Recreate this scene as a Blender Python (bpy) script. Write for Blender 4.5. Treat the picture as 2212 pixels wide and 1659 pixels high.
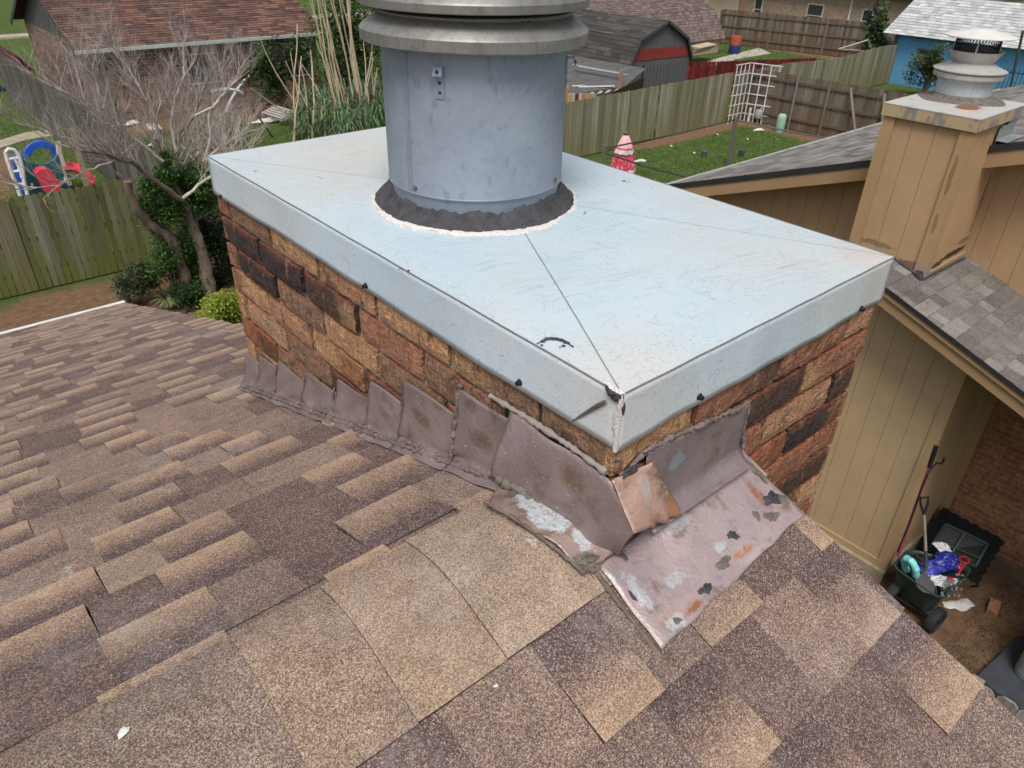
import bpy, math, random
import numpy as np
from mathutils import Vector, Matrix
R = math.radians
S = bpy.context.scene
for o in list(bpy.data.objects): bpy.data.objects.remove(o)
COL = S.collection

# ------------------------------------------------------------------ camera
YAW, PITCH, ROLL = 0.850538703, 0.565732262, 0.0247313493
CAM = Vector((-0.61025938, -0.48707028, 6.2))
_f = Vector((math.cos(YAW)*math.cos(PITCH), math.sin(YAW)*math.cos(PITCH), -math.sin(PITCH)))
_r = Vector((math.sin(YAW), -math.cos(YAW), 0)); _u = _r.cross(_f)
_cr, _sr = math.cos(ROLL), math.sin(ROLL)
RGT = _cr*_r + _sr*_u; UPV = -_sr*_r + _cr*_u
cd = bpy.data.cameras.new("camera"); cam = bpy.data.objects.new("camera", cd); COL.objects.link(cam)
m3 = Matrix((RGT, UPV, -_f)).transposed()
cam.matrix_world = Matrix.Translation(CAM) @ m3.to_4x4()
cd.sensor_width = 36; cd.lens = 1798.894/2500*36
cd.clip_start = 0.02; cd.clip_end = 600
cd.dof.use_dof = True; cd.dof.focus_distance = 1.25; cd.dof.aperture_fstop = 20.0
S.camera = cam
FPX = 1798.894*2212/2500

# ------------------------------------------------------------------ world, sun, exposure
W = bpy.data.worlds.new("World"); S.world = W; W.use_nodes = True
wn = W.node_tree; bg = wn.nodes['Background']
SUN_EL, SUN_AZ = 60.0, 222.0      # azimuth: direction the light comes from, degrees ccw from +X
sky = wn.nodes.new('ShaderNodeTexSky'); sky.sky_type = 'NISHITA'; sky.sun_disc = False
sky.sun_elevation = R(SUN_EL); sky.sun_rotation = R(90-SUN_AZ); sky.dust_density = 4.0; sky.air_density = 1.0; sky.ozone_density = 1.0
hs = wn.nodes.new('ShaderNodeHueSaturation'); hs.inputs['Saturation'].default_value = 0.42
wn.links.new(sky.outputs[0], hs.inputs['Color']); wn.links.new(hs.outputs[0], bg.inputs[0])
bg.inputs[1].default_value = 0.12
sd = bpy.data.lights.new("sun", 'SUN'); sd.energy = 2.1; sd.angle = R(22); sd.color = (1, .96, .90)
so = bpy.data.objects.new("sun", sd); COL.objects.link(so)
sdir = Vector((math.cos(R(SUN_AZ))*math.cos(R(SUN_EL)), math.sin(R(SUN_AZ))*math.cos(R(SUN_EL)), math.sin(R(SUN_EL))))
so.rotation_euler = sdir.to_track_quat('Z', 'Y').to_euler(); so.location = (0, 0, 30)
S.view_settings.view_transform = 'Standard'; S.view_settings.look = 'None'
S.view_settings.exposure = 0.20; S.view_settings.gamma = 1.0
S.render.engine = 'CYCLES'; S.render.resolution_x = 1024; S.render.resolution_y = 768

# ------------------------------------------------------------------ measuring helpers (2212x1659 photo pixels -> true positions)
def ray(x, y): return (_f + RGT*((x-1106)/FPX) - UPV*((y-829.5)/FPX))
def onz(x, y, z=0.0):
    d = ray(x, y); return CAM + d*((z-CAM.z)/d.z)
def onx(x, y, X):
    d = ray(x, y); return CAM + d*((X-CAM.x)/d.x)
def ony(x, y, Y):
    d = ray(x, y); return CAM + d*((Y-CAM.y)/d.y)
V = Vector
rnd = random.Random(7)

# ------------------------------------------------------------------ object helpers
def tag(o, label=None, cat=None, group=None, kind=None):
    if label: o['label'] = label
    if cat: o['category'] = cat
    if group: o['group'] = group
    if kind: o['kind'] = kind
    return o
def thing(name, label, cat, loc=(0, 0, 0), group=None):
    o = bpy.data.objects.new(name, None); COL.objects.link(o); o.location = loc; o.empty_display_size = .1
    return tag(o, label, cat, group)
def wloc(o):
    v = V((0, 0, 0))
    while o: v = v + o.location; o = o.parent
    return v
class MB:
    def __init__(s): s.v = []; s.f = []; s.c = []; s.m = []
    def face(s, pts, col=(1, 1, 1), mi=0, cols=None):
        i = len(s.v); s.v += [tuple(p) for p in pts]; s.f.append(tuple(range(i, i+len(pts))))
        s.c.append(cols if cols else [col]*len(pts)); s.m.append(mi)
    def add(s, verts, faces, col=(1, 1, 1), mi=0):
        i = len(s.v); s.v += [tuple(p) for p in verts]
        for f in faces:
            s.f.append(tuple(i+a for a in f)); s.c.append([col]*len(f)); s.m.append(mi)
    def obox(s, o, a, b, c, col=(1, 1, 1), mi=0):
        o, a, b, c = V(o), V(a), V(b), V(c)
        p = [o, o+a, o+a+b, o+b, o+c, o+a+c, o+a+b+c, o+b+c]
        if a.cross(b).dot(c) < 0: fs = [(0, 1, 2, 3), (4, 7, 6, 5), (0, 4, 5, 1), (1, 5, 6, 2), (2, 6, 7, 3), (3, 7, 4, 0)]
        else: fs = [(0, 3, 2, 1), (4, 5, 6, 7), (0, 1, 5, 4), (1, 2, 6, 5), (2, 3, 7, 6), (3, 0, 4, 7)]
        s.add(p, fs, col, mi)
    def box(s, x0, x1, y0, y1, z0, z1, col=(1, 1, 1), mi=0):
        s.obox((x0, y0, z0), (x1-x0, 0, 0), (0, y1-y0, 0), (0, 0, z1-z0), col, mi)
    def tube(s, pts, rad, n=6, col=(1, 1, 1), mi=0, cap=True):
        pts = [V(p) for p in pts]; k = len(pts)
        if not hasattr(rad, '__len__'): rad = [rad]*k
        rings = []; prev = None
        for i in range(k):
            t = (pts[min(i+1, k-1)]-pts[max(i-1, 0)])
            if t.length < 1e-9: t = V((0, 0, 1))
            t.normalize()
            if prev is None:
                a = t.cross(V((0, 0, 1)));
                if a.length < .1: a = t.cross(V((1, 0, 0)))
            else: a = prev - t*prev.dot(t)
            a.normalize(); prev = a; b = t.cross(a)
            rings.append([pts[i]+(a*math.cos(2*math.pi*j/n)+b*math.sin(2*math.pi*j/n))*rad[i] for j in range(n)])
        vs = [p for r_ in rings for p in r_]
        fs = [(i*n+j, i*n+(j+1) % n, (i+1)*n+(j+1) % n, (i+1)*n+j) for i in range(k-1) for j in range(n)]
        if cap: fs += [tuple(range(n-1, -1, -1)), tuple((k-1)*n+j for j in range(n))]
        s.add(vs, fs, col, mi)
    def lathe(s, c, prof, n=48, col=(1, 1, 1), mi=0, jit=None):
        c = V(c); vs = []
        for k, (r_, z) in enumerate(prof):
            for j in range(n):
                a = 2*math.pi*j/n; rr, zz = r_, z
                if jit: dr, dz = jit(k, j, a); rr += dr; zz += dz
                vs.append(c+V((rr*math.cos(a), rr*math.sin(a), zz)))
        fs = [(i*n+j, i*n+(j+1) % n, (i+1)*n+(j+1) % n, (i+1)*n+j) for i in range(len(prof)-1) for j in range(n)]
        s.add(vs, fs, col, mi)
    def prism(s, poly, ext, col=(1, 1, 1), mi=0):
        poly = [V(p) for p in poly]; e = V(ext); n = len(poly)
        nrm = V((0, 0, 0))
        for i in range(n): nrm += (poly[i]-poly[0]).cross(poly[(i+1) % n]-poly[0])
        if nrm.dot(e) > 0: poly = poly[::-1]
        vs = poly+[p+e for p in poly]
        fs = [tuple(range(n)), tuple(range(2*n-1, n-1, -1))]+[(i, i+n, (i+1) % n+n, (i+1) % n) for i in range(n)]
        s.add(vs, fs, col, mi)
    def grid(s, fn, nu, nv, col=(1, 1, 1), mi=0, colfn=None):
        i0 = len(s.v)
        for j in range(nv+1):
            for i in range(nu+1): s.v.append(tuple(fn(i/nu, j/nv)))
        for j in range(nv):
            for i in range(nu):
                a = i0+j*(nu+1)+i; s.f.append((a, a+1, a+nu+2, a+nu+1)); s.c.append([colfn(i/nu, j/nv) if colfn else col]*4); s.m.append(mi)
    def build(s, name, mats, parent=None, smooth=False, ang=35, solid=0):
        if not isinstance(mats, (list, tuple)): mats = [mats]
        off = wloc(parent) if parent else V((0, 0, 0))
        me = bpy.data.meshes.new(name)
        me.from_pydata([(a-off.x, b-off.y, c-off.z) for a, b, c in s.v], [], s.f)
        at = me.color_attributes.new('Col', 'FLOAT_COLOR', 'CORNER')
        flat = []
        for cl in s.c:
            for c in cl: flat += [c[0], c[1], c[2], 1.0]
        at.data.foreach_set('color', flat)
        for m_ in mats: me.materials.append(m_)
        if len(mats) > 1: me.polygons.foreach_set('material_index', s.m)
        if smooth:
            me.polygons.foreach_set('use_smooth', [True]*len(s.f)); me.update()
            try: me.set_sharp_from_angle(angle=R(ang))
            except Exception: pass
        me.update()
        o = bpy.data.objects.new(name, me); COL.objects.link(o)
        if parent: o.parent = parent
        if solid:
            md = o.modifiers.new('thick', 'SOLIDIFY'); md.thickness = solid; md.offset = -1
        return o
def copy_tree(o, dloc, label=None, parent=None):
    c = o.copy(); COL.objects.link(c)
    if parent: c.parent = parent
    else: c.location = V(o.location)+V(dloc)
    if label: c['label'] = label
    for ch in list(o.children): copy_tree(ch, None, None, c)
    return c

# ------------------------------------------------------------------ materials
class M:
    def __init__(s, name, rough=.7, metal=0.0, spec=.3):
        s.mat = bpy.data.materials.new(name); s.mat.use_nodes = True; s.nt = s.mat.node_tree; s.L = s.nt.links
        s.b = s.nt.nodes['Principled BSDF']; s.b.inputs['Roughness'].default_value = rough
        s.b.inputs['Metallic'].default_value = metal; s.b.inputs['Specular IOR Level'].default_value = spec
        s.geo = s.nt.nodes.new('ShaderNodeNewGeometry'); s.pos = s.geo.outputs['Position']
    def n(s, t): return s.nt.nodes.new(t)
    def set(s, inp, v):
        if hasattr(v, 'links') or isinstance(v, bpy.types.NodeSocket): s.L.new(v, inp)
        elif isinstance(v, (tuple, list)) and inp.type == 'RGBA': inp.default_value = (*v[:3], 1)
        else: inp.default_value = v
    def vs(s, sc, rot=(0, 0, 0), loc=(0, 0, 0), vec=None):
        n = s.n('ShaderNodeMapping'); n.vector_type = 'POINT'; s.L.new(vec or s.pos, n.inputs[0])
        n.inputs['Location'].default_value = loc
        n.inputs['Rotation'].default_value = rot; n.inputs['Scale'].default_value = sc; return n.outputs[0]
    def rotvec(s, rot, sc):   # rotate first, then scale
        a = s.vs((1, 1, 1), rot); return s.vs(sc, vec=a)
    def noise(s, scale=5, detail=3, rough=.55, vec=None, dist=0):
        n = s.n('ShaderNodeTexNoise'); s.L.new(vec or s.pos, n.inputs['Vector']); n.inputs['Scale'].default_value = scale
        n.inputs['Detail'].default_value = detail; n.inputs['Roughness'].default_value = rough; n.inputs['Distortion'].default_value = dist
        return n.outputs['Fac']
    def voro(s, scale=5, feat='F1', vec=None, out='Distance'):
        n = s.n('ShaderNodeTexVoronoi'); n.feature = feat; s.L.new(vec or s.pos, n.inputs['Vector']); n.inputs['Scale'].default_value = scale
        return n.outputs[out]
    def sep(s, sock, ch=0):
        n = s.n('ShaderNodeSeparateXYZ'); s.L.new(sock, n.inputs[0]); return n.outputs[ch]
    def ramp(s, fac, stops, interp='LINEAR'):
        n = s.n('ShaderNodeValToRGB'); s.L.new(fac, n.inputs[0]); e = n.color_ramp.elements; n.color_ramp.interpolation = interp
        while len(e) < len(stops): e.new(.5)
        for i, (p, c) in enumerate(stops):
            e[i].position = p; e[i].color = (*c, 1) if isinstance(c, (tuple, list)) else (c, c, c, 1)
        return n.outputs[0]
    def mix(s, f, a, b, mode='MIX'):
        n = s.n('ShaderNodeMix'); n.data_type = 'RGBA'; n.blend_type = mode
        s.set(n.inputs[0], f); s.set(n.inputs[6], a); s.set(n.inputs[7], b); return n.outputs[2]
    def math(s, op, a, b=0.0, c=0.0):
        n = s.n('ShaderNodeMath'); n.operation = op; s.set(n.inputs[0], a); s.set(n.inputs[1], b); s.set(n.inputs[2], c); return n.outputs[0]
    def attr(s, name='Col'):
        n = s.n('ShaderNodeAttribute'); n.attribute_name = name; return n.outputs['Color']
    def ell(s, c, r_, noise_amt=.5, nscale=40, soft=.15, seed=0, axes='xy'):
        """1 inside a ragged ellipse centred c with radii r_ (x,y), else 0."""
        x = s.sep(s.pos, 0); y = s.sep(s.pos, 2 if axes == 'xz' else 1)
        if axes == 'yz': x = s.sep(s.pos, 1); y = s.sep(s.pos, 2)
        dx = s.math('DIVIDE', s.math('SUBTRACT', x, c[0]), r_[0]); dy = s.math('DIVIDE', s.math('SUBTRACT', y, c[1]), r_[1])
        d = s.math('SQRT', s.math('ADD', s.math('MULTIPLY', dx, dx), s.math('MULTIPLY', dy, dy)))
        nn = s.math('MULTIPLY', s.math('SUBTRACT', s.noise(nscale, 5, .65, vec=s.vs((1, 1, 1), loc=(seed*3.1, seed*1.7, 0))), .5), 2*noise_amt)
        d = s.math('ADD', d, nn)
        return s.ramp(d, [(1-soft if soft < 1 else 0, 1.0), (1.0, 0.0)])
    def bump(s, h, strength=.4, dist=.01):
        n = s.n('ShaderNodeBump'); s.L.new(h, n.inputs['Height']); n.inputs['Strength'].default_value = strength; n.inputs['Distance'].default_value = dist
        s.L.new(n.outputs[0], s.b.inputs['Normal'])
    def col(s, c): s.set(s.b.inputs['Base Color'], c); return s
def plain(name, col, rough=.6, metal=0, var=.25, scale=6, bump=0, bscale=60, spec=.3, attr=False, dirt=None):
    m = M(name, rough, metal, spec)
    base = m.attr() if attr else col
    f = m.ramp(m.noise(scale, 6, .6), [(.25, 1-var), (.75, 1+var)])
    c = m.mix(1.0, base, f, 'MULTIPLY')
    if dirt: c = m.mix(m.ramp(m.noise(scale*2.3, 6, .7), [(.5, 0.0), (.72, .6)]), c, dirt)
    m.col(c)
    if bump: m.bump(m.noise(bscale, 4, .6), bump, .01)
    return m.mat

def shingle_mat(name, gscale=300, light=(.56, .45, .32), chalk=True, c2=(.50, .44, .40), a2=.32):
    m = M(name, .95, 0, .15)
    base = m.attr()
    cell = m.sep(m.voro(gscale, 'F1', out='Color'), 0)
    cell2 = m.sep(m.voro(gscale*.55, 'F1', out='Color', vec=m.vs((1, 1, 1), loc=(3, 5, 1))), 1)
    if chalk:     # every granule is either a plum-black one or a tan one; the blend decides how many of each
        bw = m.n('ShaderNodeRGBToBW'); m.L.new(base, bw.inputs[0])
        p = m.math('DIVIDE', m.math('SUBTRACT', bw.outputs[0], .045), .26)
        p = m.math('ADD', p, m.math('MULTIPLY', m.math('SUBTRACT', m.noise(40, 4, .7), .5), .16))
        cg = m.sep(m.voro(gscale*.93, 'F1', out='Color', vec=m.vs((1, 1, 1), loc=(7, 1, 3))), 2)
        f = m.ramp(m.math('ADD', m.math('MULTIPLY', m.math('SUBTRACT', p, cg), 3.0), .5), [(0.0, 0.0), (1.0, 1.0)])
        gr_ = m.mix(f, m.mix(cell, (.058, .042, .050), (.160, .102, .096)), m.mix(cell, (.27, .18, .135), (.53, .38, .27)))
        base = m.mix(.58, base, gr_)
    g = m.ramp(cell, [(0.0, .70), (.35, .95), (.6, 1.16), (.85, 1.36)])
    c = m.mix(1.0, base, g, 'MULTIPLY')
    c = m.mix(m.ramp(cell, [(.88, 0.0), (.93, .55)]), c, light)
    c = m.mix(m.ramp(cell2, [(.90, 0.0), (.95, a2)]), c, c2)
    c = m.mix(1.0, c, m.ramp(m.noise(5, 5, .6), [(.3, .86), (.7, 1.12)]), 'MULTIPLY')
    c = m.mix(1.0, c, m.ramp(m.noise(28, 4, .6), [(.3, .86), (.7, 1.14)]), 'MULTIPLY')
    if chalk:
        c = m.mix(m.math('MULTIPLY', m.ramp(m.noise(4.3, 5, .7, vec=m.vs((1, 1, 1), loc=(9, 2, 4))), [(.54, 0.0), (.72, .30)]), m.ramp(m.noise(60, 3, .6), [(.35, .2), (.6, 1.0)])), c, (.42, .40, .40))
        spot = m.math('MULTIPLY', m.ramp(m.noise(9, 2, .5, vec=m.vs((1, 1, 1), loc=(1, 7, 2))), [(.76, 0.0), (.80, .6)]), m.ramp(m.noise(120, 2, .5), [(.4, 0.0), (.55, 1.0)]))
        c = m.mix(spot, c, (.62, .62, .62))
    m.col(c); m.bump(m.voro(gscale, 'F1'), .7, .0016)
    return m.mat
MS_MAIN = shingle_mat('roof granules', 820)
MS_GREY = shingle_mat('grey roof granules', 260, (.30, .29, .28), False, (.3, .3, .29), .3)
MS_FAR = shingle_mat('distant roof granules', 90, (.12, .09, .08), False, (.1, .1, .1), .0)

def scratch(m, c, dark, spec_list, amt=.6):
    for i, (ang, thr, ln, fine) in enumerate(spec_list):
        v = m.rotvec((0, 0, R(ang)), (ln, fine, fine))
        st = m.ramp(m.noise(1.0, 1, .4, vec=v, dist=.06), [(thr, 0.0), (thr+.018, 1.0)])
        mk = m.ramp(m.noise(5+i*2.3, 3, .6, vec=m.vs((1, 1, 1), loc=(i*3.7, i, 2))), [(.48, 0.0), (.62, 1.0)])
        c = m.mix(m.math('MULTIPLY', m.math('MULTIPLY', st, mk), amt), c, dark)
    return c
def capmat(k=1.0):
    m = M('chalky pale blue painted sheet metal', .5, 0, .4)
    c = m.mix(m.ramp(m.noise(3.0, 5, .6), [(.3, 0.0), (.7, 1.0)]), (.43*k, .535*k, .60*k*(1+.04*(k > 1))), (.50*k, .58*k, .63*k*(1+.04*(k > 1))))
    z = m.sep(m.pos, 2)
    top = m.ramp(z, [(0, 0), (1, 1)])
    tanm = m.math('MULTIPLY', m.ramp(m.noise(2.2, 6, .65, vec=m.vs((1, 1, 1), loc=(4.1, 1.3, 0))), [(.42, 0.0), (.68, .75)]), m.ramp(m.noise(110, 4, .7), [(.38, .3), (.6, 1.0)]))
    c = m.mix(tanm, c, (.54, .505, .45))
    # drier beige corner at the back and along the near corner
    c = m.mix(m.math('MULTIPLY', m.ell((.30, 1.15), (.42, .40), .35, 6, .9, 1), .75), c, (.53, .51, .47))
    c = m.mix(m.math('MULTIPLY', m.ell((.04, .03), (.20, .16), .4, 9, .9, 2), .55), c, (.60, .56, .50))
    c = m.mix(m.math('MULTIPLY', m.ell((.69, .03), (.10, .09), .5, 20, .9, 3), .6), c, (.55, .42, .34))
    c = m.mix(m.math('MULTIPLY', m.ramp(m.noise(260, 2, .5), [(.58, 0.0), (.66, .6)]), m.ramp(m.noise(8, 4, .6), [(.4, .1), (.6, 1.0)])), c, (.30, .29, .27))
    c = scratch(m, c, (.22, .23, .24), [(12, .67, 7, 300), (35, .70, 9, 260), (-48, .70, 8, 280), (72, .71, 10, 300), (95, .71, 8, 240), (-15, .70, 12, 330), (52, .71, 16, 300), (5, .66, 5, 420), (28, .70, 20, 340), (-70, .71, 14, 260)], .42)
    sp = m.math('MULTIPLY', m.ramp(m.noise(150, 3, .6, vec=m.vs((1, 1, 1), loc=(2, 8, 1))), [(.68, 0.0), (.71, 1.0)]), m.ramp(m.noise(6, 2, .5), [(.5, 0.0), (.6, .8)]))
    c = m.mix(sp, c, (.16, .14, .13))
    m.col(c)
    m.bump(m.math('ADD', m.noise(5, 3, .5), m.math('MULTIPLY', m.noise(34, 4, .6), .12)), .35, .012)
    return m.mat
def galv(name, c1, c2, rough=.42, metal=.6, tint=None, streak=0, zb=None):
    m = M(name, rough, metal, .5)
    sp = m.noise(70, 3, .6)
    c = m.mix(m.ramp(m.math('ADD', m.math('MULTIPLY', sp, .35), m.noise(7, 7, .7)), [(.45, 0.0), (.85, 1.0)]), c1, c2)
    if tint: c = m.mix(m.ramp(m.noise(4, 5, .6, vec=m.vs((1, 1, .6))), [(.4, 0.0), (.7, .6)]), c, tint)
    c = m.mix(m.ramp(m.noise(60, 5, .75, vec=m.vs((1, 1, .7), loc=(2, 2, 2))), [(.56, 0.0), (.66, .5)]), c, tuple(x*.66 for x in c1))
    c = m.mix(m.ramp(m.noise(9, 4, .7, vec=m.vs((1.6, 1.6, .7), loc=(5, 1, 2))), [(.62, 0.0), (.66, .5)]), c, tuple(x*.72 for x in c1))
    if streak:
        st = m.ramp(m.noise(1, 3, .6, vec=m.vs((60, 60, 3))), [(.5, 0.0), (.75, streak)])
        c = m.mix(st, c, (.16, .11, .07))
    m.col(c); m.bump(m.noise(30, 3, .5), .12, .004)
    return m.mat
def flashmat(name, patches, base1=(.20, .148, .147), base2=(.285, .222, .22)):
    m = M(name, .34, .25, .6)
    m.set(m.b.inputs['Roughness'], m.ramp(m.noise(24, 5, .7), [(.3, .24), (.7, .55)]))
    c = m.mix(m.ramp(m.noise(9, 5, .6), [(.3, 0.0), (.7, 1.0)]), base1, base2)
    c = m.mix(m.ramp(m.noise(55, 5, .75), [(.55, 0.0), (.68, .55)]), c, (.17, .15, .165))
    c = m.mix(m.ramp(m.noise(14, 4, .6, vec=m.vs((1, 1, 1), loc=(7, 3, 1))), [(.58, 0.0), (.66, .7)]), c, (.16, .105, .075))
    c = m.mix(m.ramp(m.noise(210, 2, .5), [(.70, 0.0), (.74, .7)]), c, (.62, .60, .60))
    for i, (ax, ctr, rad, colr, na, ns, amt) in enumerate(patches):
        c = m.mix(m.math('MULTIPLY', m.math('MULTIPLY', m.ell(ctr, rad, na*1.5, ns*.8, .6 if colr[0] > colr[2]*2 else .22, i+1, ax), m.ramp(m.noise(150, 4, .7, vec=m.vs((1, 1, 1), loc=(i, 2, 3))), [(.36, .15), (.48, 1.0)])), amt), c, colr)
    m.col(c); m.bump(m.math('ADD', m.noise(14, 6, .72, dist=1.5), m.math('MULTIPLY', m.noise(120, 3, .7), .25)), .5, .008)
    return m.mat
RUST = (.29, .115, .05); SILV = (.46, .50, .53); GREY = (.10, .095, .085)
def brickmat():
    m = M('rough tumbled brick', .92, 0, .15)
    b = m.attr()
    st = m.noise(1, 5, .7, vec=m.vs((120, 120, 26)), dist=1.2)
    c = m.mix(1.0, b, m.ramp(st, [(.28, .34), (.42, .82), (.55, 1.08), (.72, 1.5)]), 'MULTIPLY')
    c = m.mix(m.math('MULTIPLY', m.ramp(m.noise(16, 5, .7), [(.57, 0.0), (.64, .85)]), m.ramp(m.noise(90, 3, .6), [(.3, .3), (.6, 1.0)])), c, (.075, .055, .045))
    c = m.mix(m.ramp(m.noise(22, 4, .7, vec=m.vs((1, 1, .5), loc=(3, 9, 5))), [(.57, 0.0), (.7, .55)]), c, (.50, .29, .15))
    c = m.mix(m.ramp(m.noise(60, 4, .8, vec=m.vs((1, 1, 1), loc=(8, 1, 2))), [(.62, 0.0), (.7, .6)]), c, (.26, .08, .04))
    m.col(c)
    h = m.math('ADD', m.math('MULTIPLY', m.noise(1, 4, .65, vec=m.vs((75, 75, 16)), dist=.8), .8), m.noise(130, 4, .6))
    m.bump(h, 1.0, .010)
    return m.mat
def woodmat(name, algae=None, base=None, zt=1.8, rough=.9, ns=16, hi=1.4):
    m = M(name, rough, 0, .15)
    b = m.attr() if base is None else base
    c = m.mix(1.0, b, m.ramp(m.noise(1, 5, .7, vec=m.vs((ns*2, ns*2, 1.2))), [(.25, .55), (.5, 1.0), (.75, hi)]), 'MULTIPLY')
    if algae:
        z = m.sep(m.pos, 2)
        low = m.math('MULTIPLY', m.ramp(m.math('DIVIDE', z, zt), [(0.0, 1.0), (.55, .25), (.8, .1), (1.0, .55)]), m.ramp(m.noise(1, 4, .6, vec=m.vs((3, 3, .8))), [(.3, .25), (.65, 1.0)]))
        c = m.mix(low, c, algae)
    m.col(c); m.bump(m.noise(1, 3, .6, vec=m.vs((60, 60, 3))), .3, .01)
    return m.mat
def leafmat(name, mul=1.0):
    m = M(name, .55, 0, .35); a = m.attr()
    c = m.mix(1.0, a, m.ramp(m.noise(3, 3, .5), [(.3, .7*mul), (.7, 1.25*mul)]), 'MULTIPLY'); m.col(c)
    try: m.b.inputs['Subsurface Weight'].default_value = 0
    except Exception: pass
    t = m.n('ShaderNodeBsdfTranslucent'); m.L.new(c, t.inputs[0])
    mx = m.n('ShaderNodeMixShader'); mx.inputs[0].default_value = .25; m.L.new(m.b.outputs[0], mx.inputs[1]); m.L.new(t.outputs[0], mx.inputs[2])
    m.L.new(mx.outputs[0], m.nt.nodes['Material Output'].inputs[0]); return m.mat
def wallbrick(name, c1, c2, mort, uv='x', bw=.21, rh=.075):
    m = M(name, .92, 0, .15)
    x = m.sep(m.pos, 0); y = m.sep(m.pos, 1); z = m.sep(m.pos, 2)
    cv = m.n('ShaderNodeCombineXYZ'); m.L.new(x if uv == 'x' else y, cv.inputs[0]); m.L.new(z, cv.inputs[1])
    n = m.n('ShaderNodeTexBrick'); m.L.new(cv.outputs[0], n.inputs['Vector']); n.inputs['Scale'].default_value = 1
    n.inputs['Brick Width'].default_value = bw; n.inputs['Row Height'].default_value = rh; n.inputs['Mortar Size'].default_value = .006
    n.inputs['Mortar Smooth'].default_value = .3; n.inputs['Bias'].default_value = 0
    m.set(n.inputs['Color1'], c1); m.set(n.inputs['Color2'], c2); m.set(n.inputs['Mortar'], mort)
    c = m.mix(1.0, n.outputs['Color'], m.ramp(m.noise(22, 5, .7), [(.3, .6), (.7, 1.45)]), 'MULTIPLY')
    c = m.mix(m.ramp(m.noise(2.2, 5, .7, vec=m.vs((1, 1, .6), loc=(5, 5, 5))), [(.52, 0.0), (.72, .6)]), c, tuple(v*.35 for v in c1))
    m.col(c); m.bump(n.outputs['Fac'], -.5, .01); return m.mat
def sidingmat(name, c1, groove=None, ax='y', pitch=.2, dirt=(.16, .12, .08), stains=()):
    m = M(name, .75, 0, .2)
    c = m.mix(m.ramp(m.noise(2.3, 5, .6), [(.3, 0.0), (.7, 1.0)]), c1, tuple(v*.86 for v in c1))
    c = m.mix(m.ramp(m.noise(1, 5, .7, vec=m.vs((40, 40, 2.2))), [(.54, 0.0), (.74, .4)]), c, tuple(v*.66 for v in c1))
    c = m.mix(m.ramp(m.noise(26, 5, .8), [(.66, 0.0), (.75, .5)]), c, dirt)
    for i, (ax, ctr, rad, colr, amt) in enumerate(stains):
        c = m.mix(m.math('MULTIPLY', m.ell(ctr, rad, .9, 18, .2, i+3, ax), amt), c, colr)
    c = m.mix(m.ramp(m.noise(4.5, 6, .75, vec=m.vs((1, 1, .35), loc=(6, 2, 1))), [(.58, 0.0), (.72, .35)]), c, tuple(v*.55 for v in c1))
    m.col(c); m.bump(m.noise(1, 4, .6, vec=m.vs((55, 55, 4))), .3, .006)
    return m.mat
MC_CAP = capmat(); MC_SKIRT = capmat(1.10)  # skirt copy of the same paint, light on its sides lifted in the colour
MC_PIPE = galv('galvanized flue steel', (.195, .235, .29), (.29, .33, .385), .48, .25, (.225, .255, .345))
MC_COLLAR = galv('weathered storm collar steel', (.20, .195, .185), (.32, .315, .30), .48, .5, None, .45)
MC_FLASH = flashmat('painted step flashing', [('yz', (.44, 5.43), (.045, .016), (.15, .095, .07), .6, 30, .85), ('yz', (.40, 5.475), (.03, .01), (.16, .10, .075), .6, 30, .8), ('yz', (.27, 5.48), (.04, .02), (.15, .095, .07), .6, 30, .85), ('yz', (.57, 5.37), (.03, .012), (.15, .095, .07), .6, 30, .7), ('yz', (.30, 5.53), (.02, .015), (.15, .095, .07), .6, 30, .7)])
MC_BRICK = brickmat()
MC_MORTAR = plain('grey mortar', (.34, .30, .26), .95, 0, .3, 30, .6, 200)
MC_TAR = plain('dark roof sealant', (.060, .058, .064), .75, 0, .45, 30, 1.0, 70)
MC_MAST = plain('brown grey mastic', (.15, .13, .11), .8, 0, .5, 25, .8, 90)
MC_EDGE = plain('grey worn metal edge', (.20, .19, .18), .6, .2, .3, 30)
MC_BLACK = plain('black rubber', (.012, .012, .013), .6, 0, .3, 10)
m_ = M('cracked white caulk', .8); crk = m_.voro(190, 'DISTANCE_TO_EDGE')
m_.col(m_.mix(m_.ramp(crk, [(.01, 0.0), (.05, 1.0)]), (.36, .32, .30), (.66, .64, .62))); m_.bump(crk, .5, .003); MC_CAULK = m_.mat
MC_SPW = plain('white paint drip', (.66, .65, .63), .8, 0, .3, 200)
MC_SEAM = plain('dark seam line', (.22, .23, .23), .8, 0, .4, 60)  # dark grey tone for the thin lines along the cap creases

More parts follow.
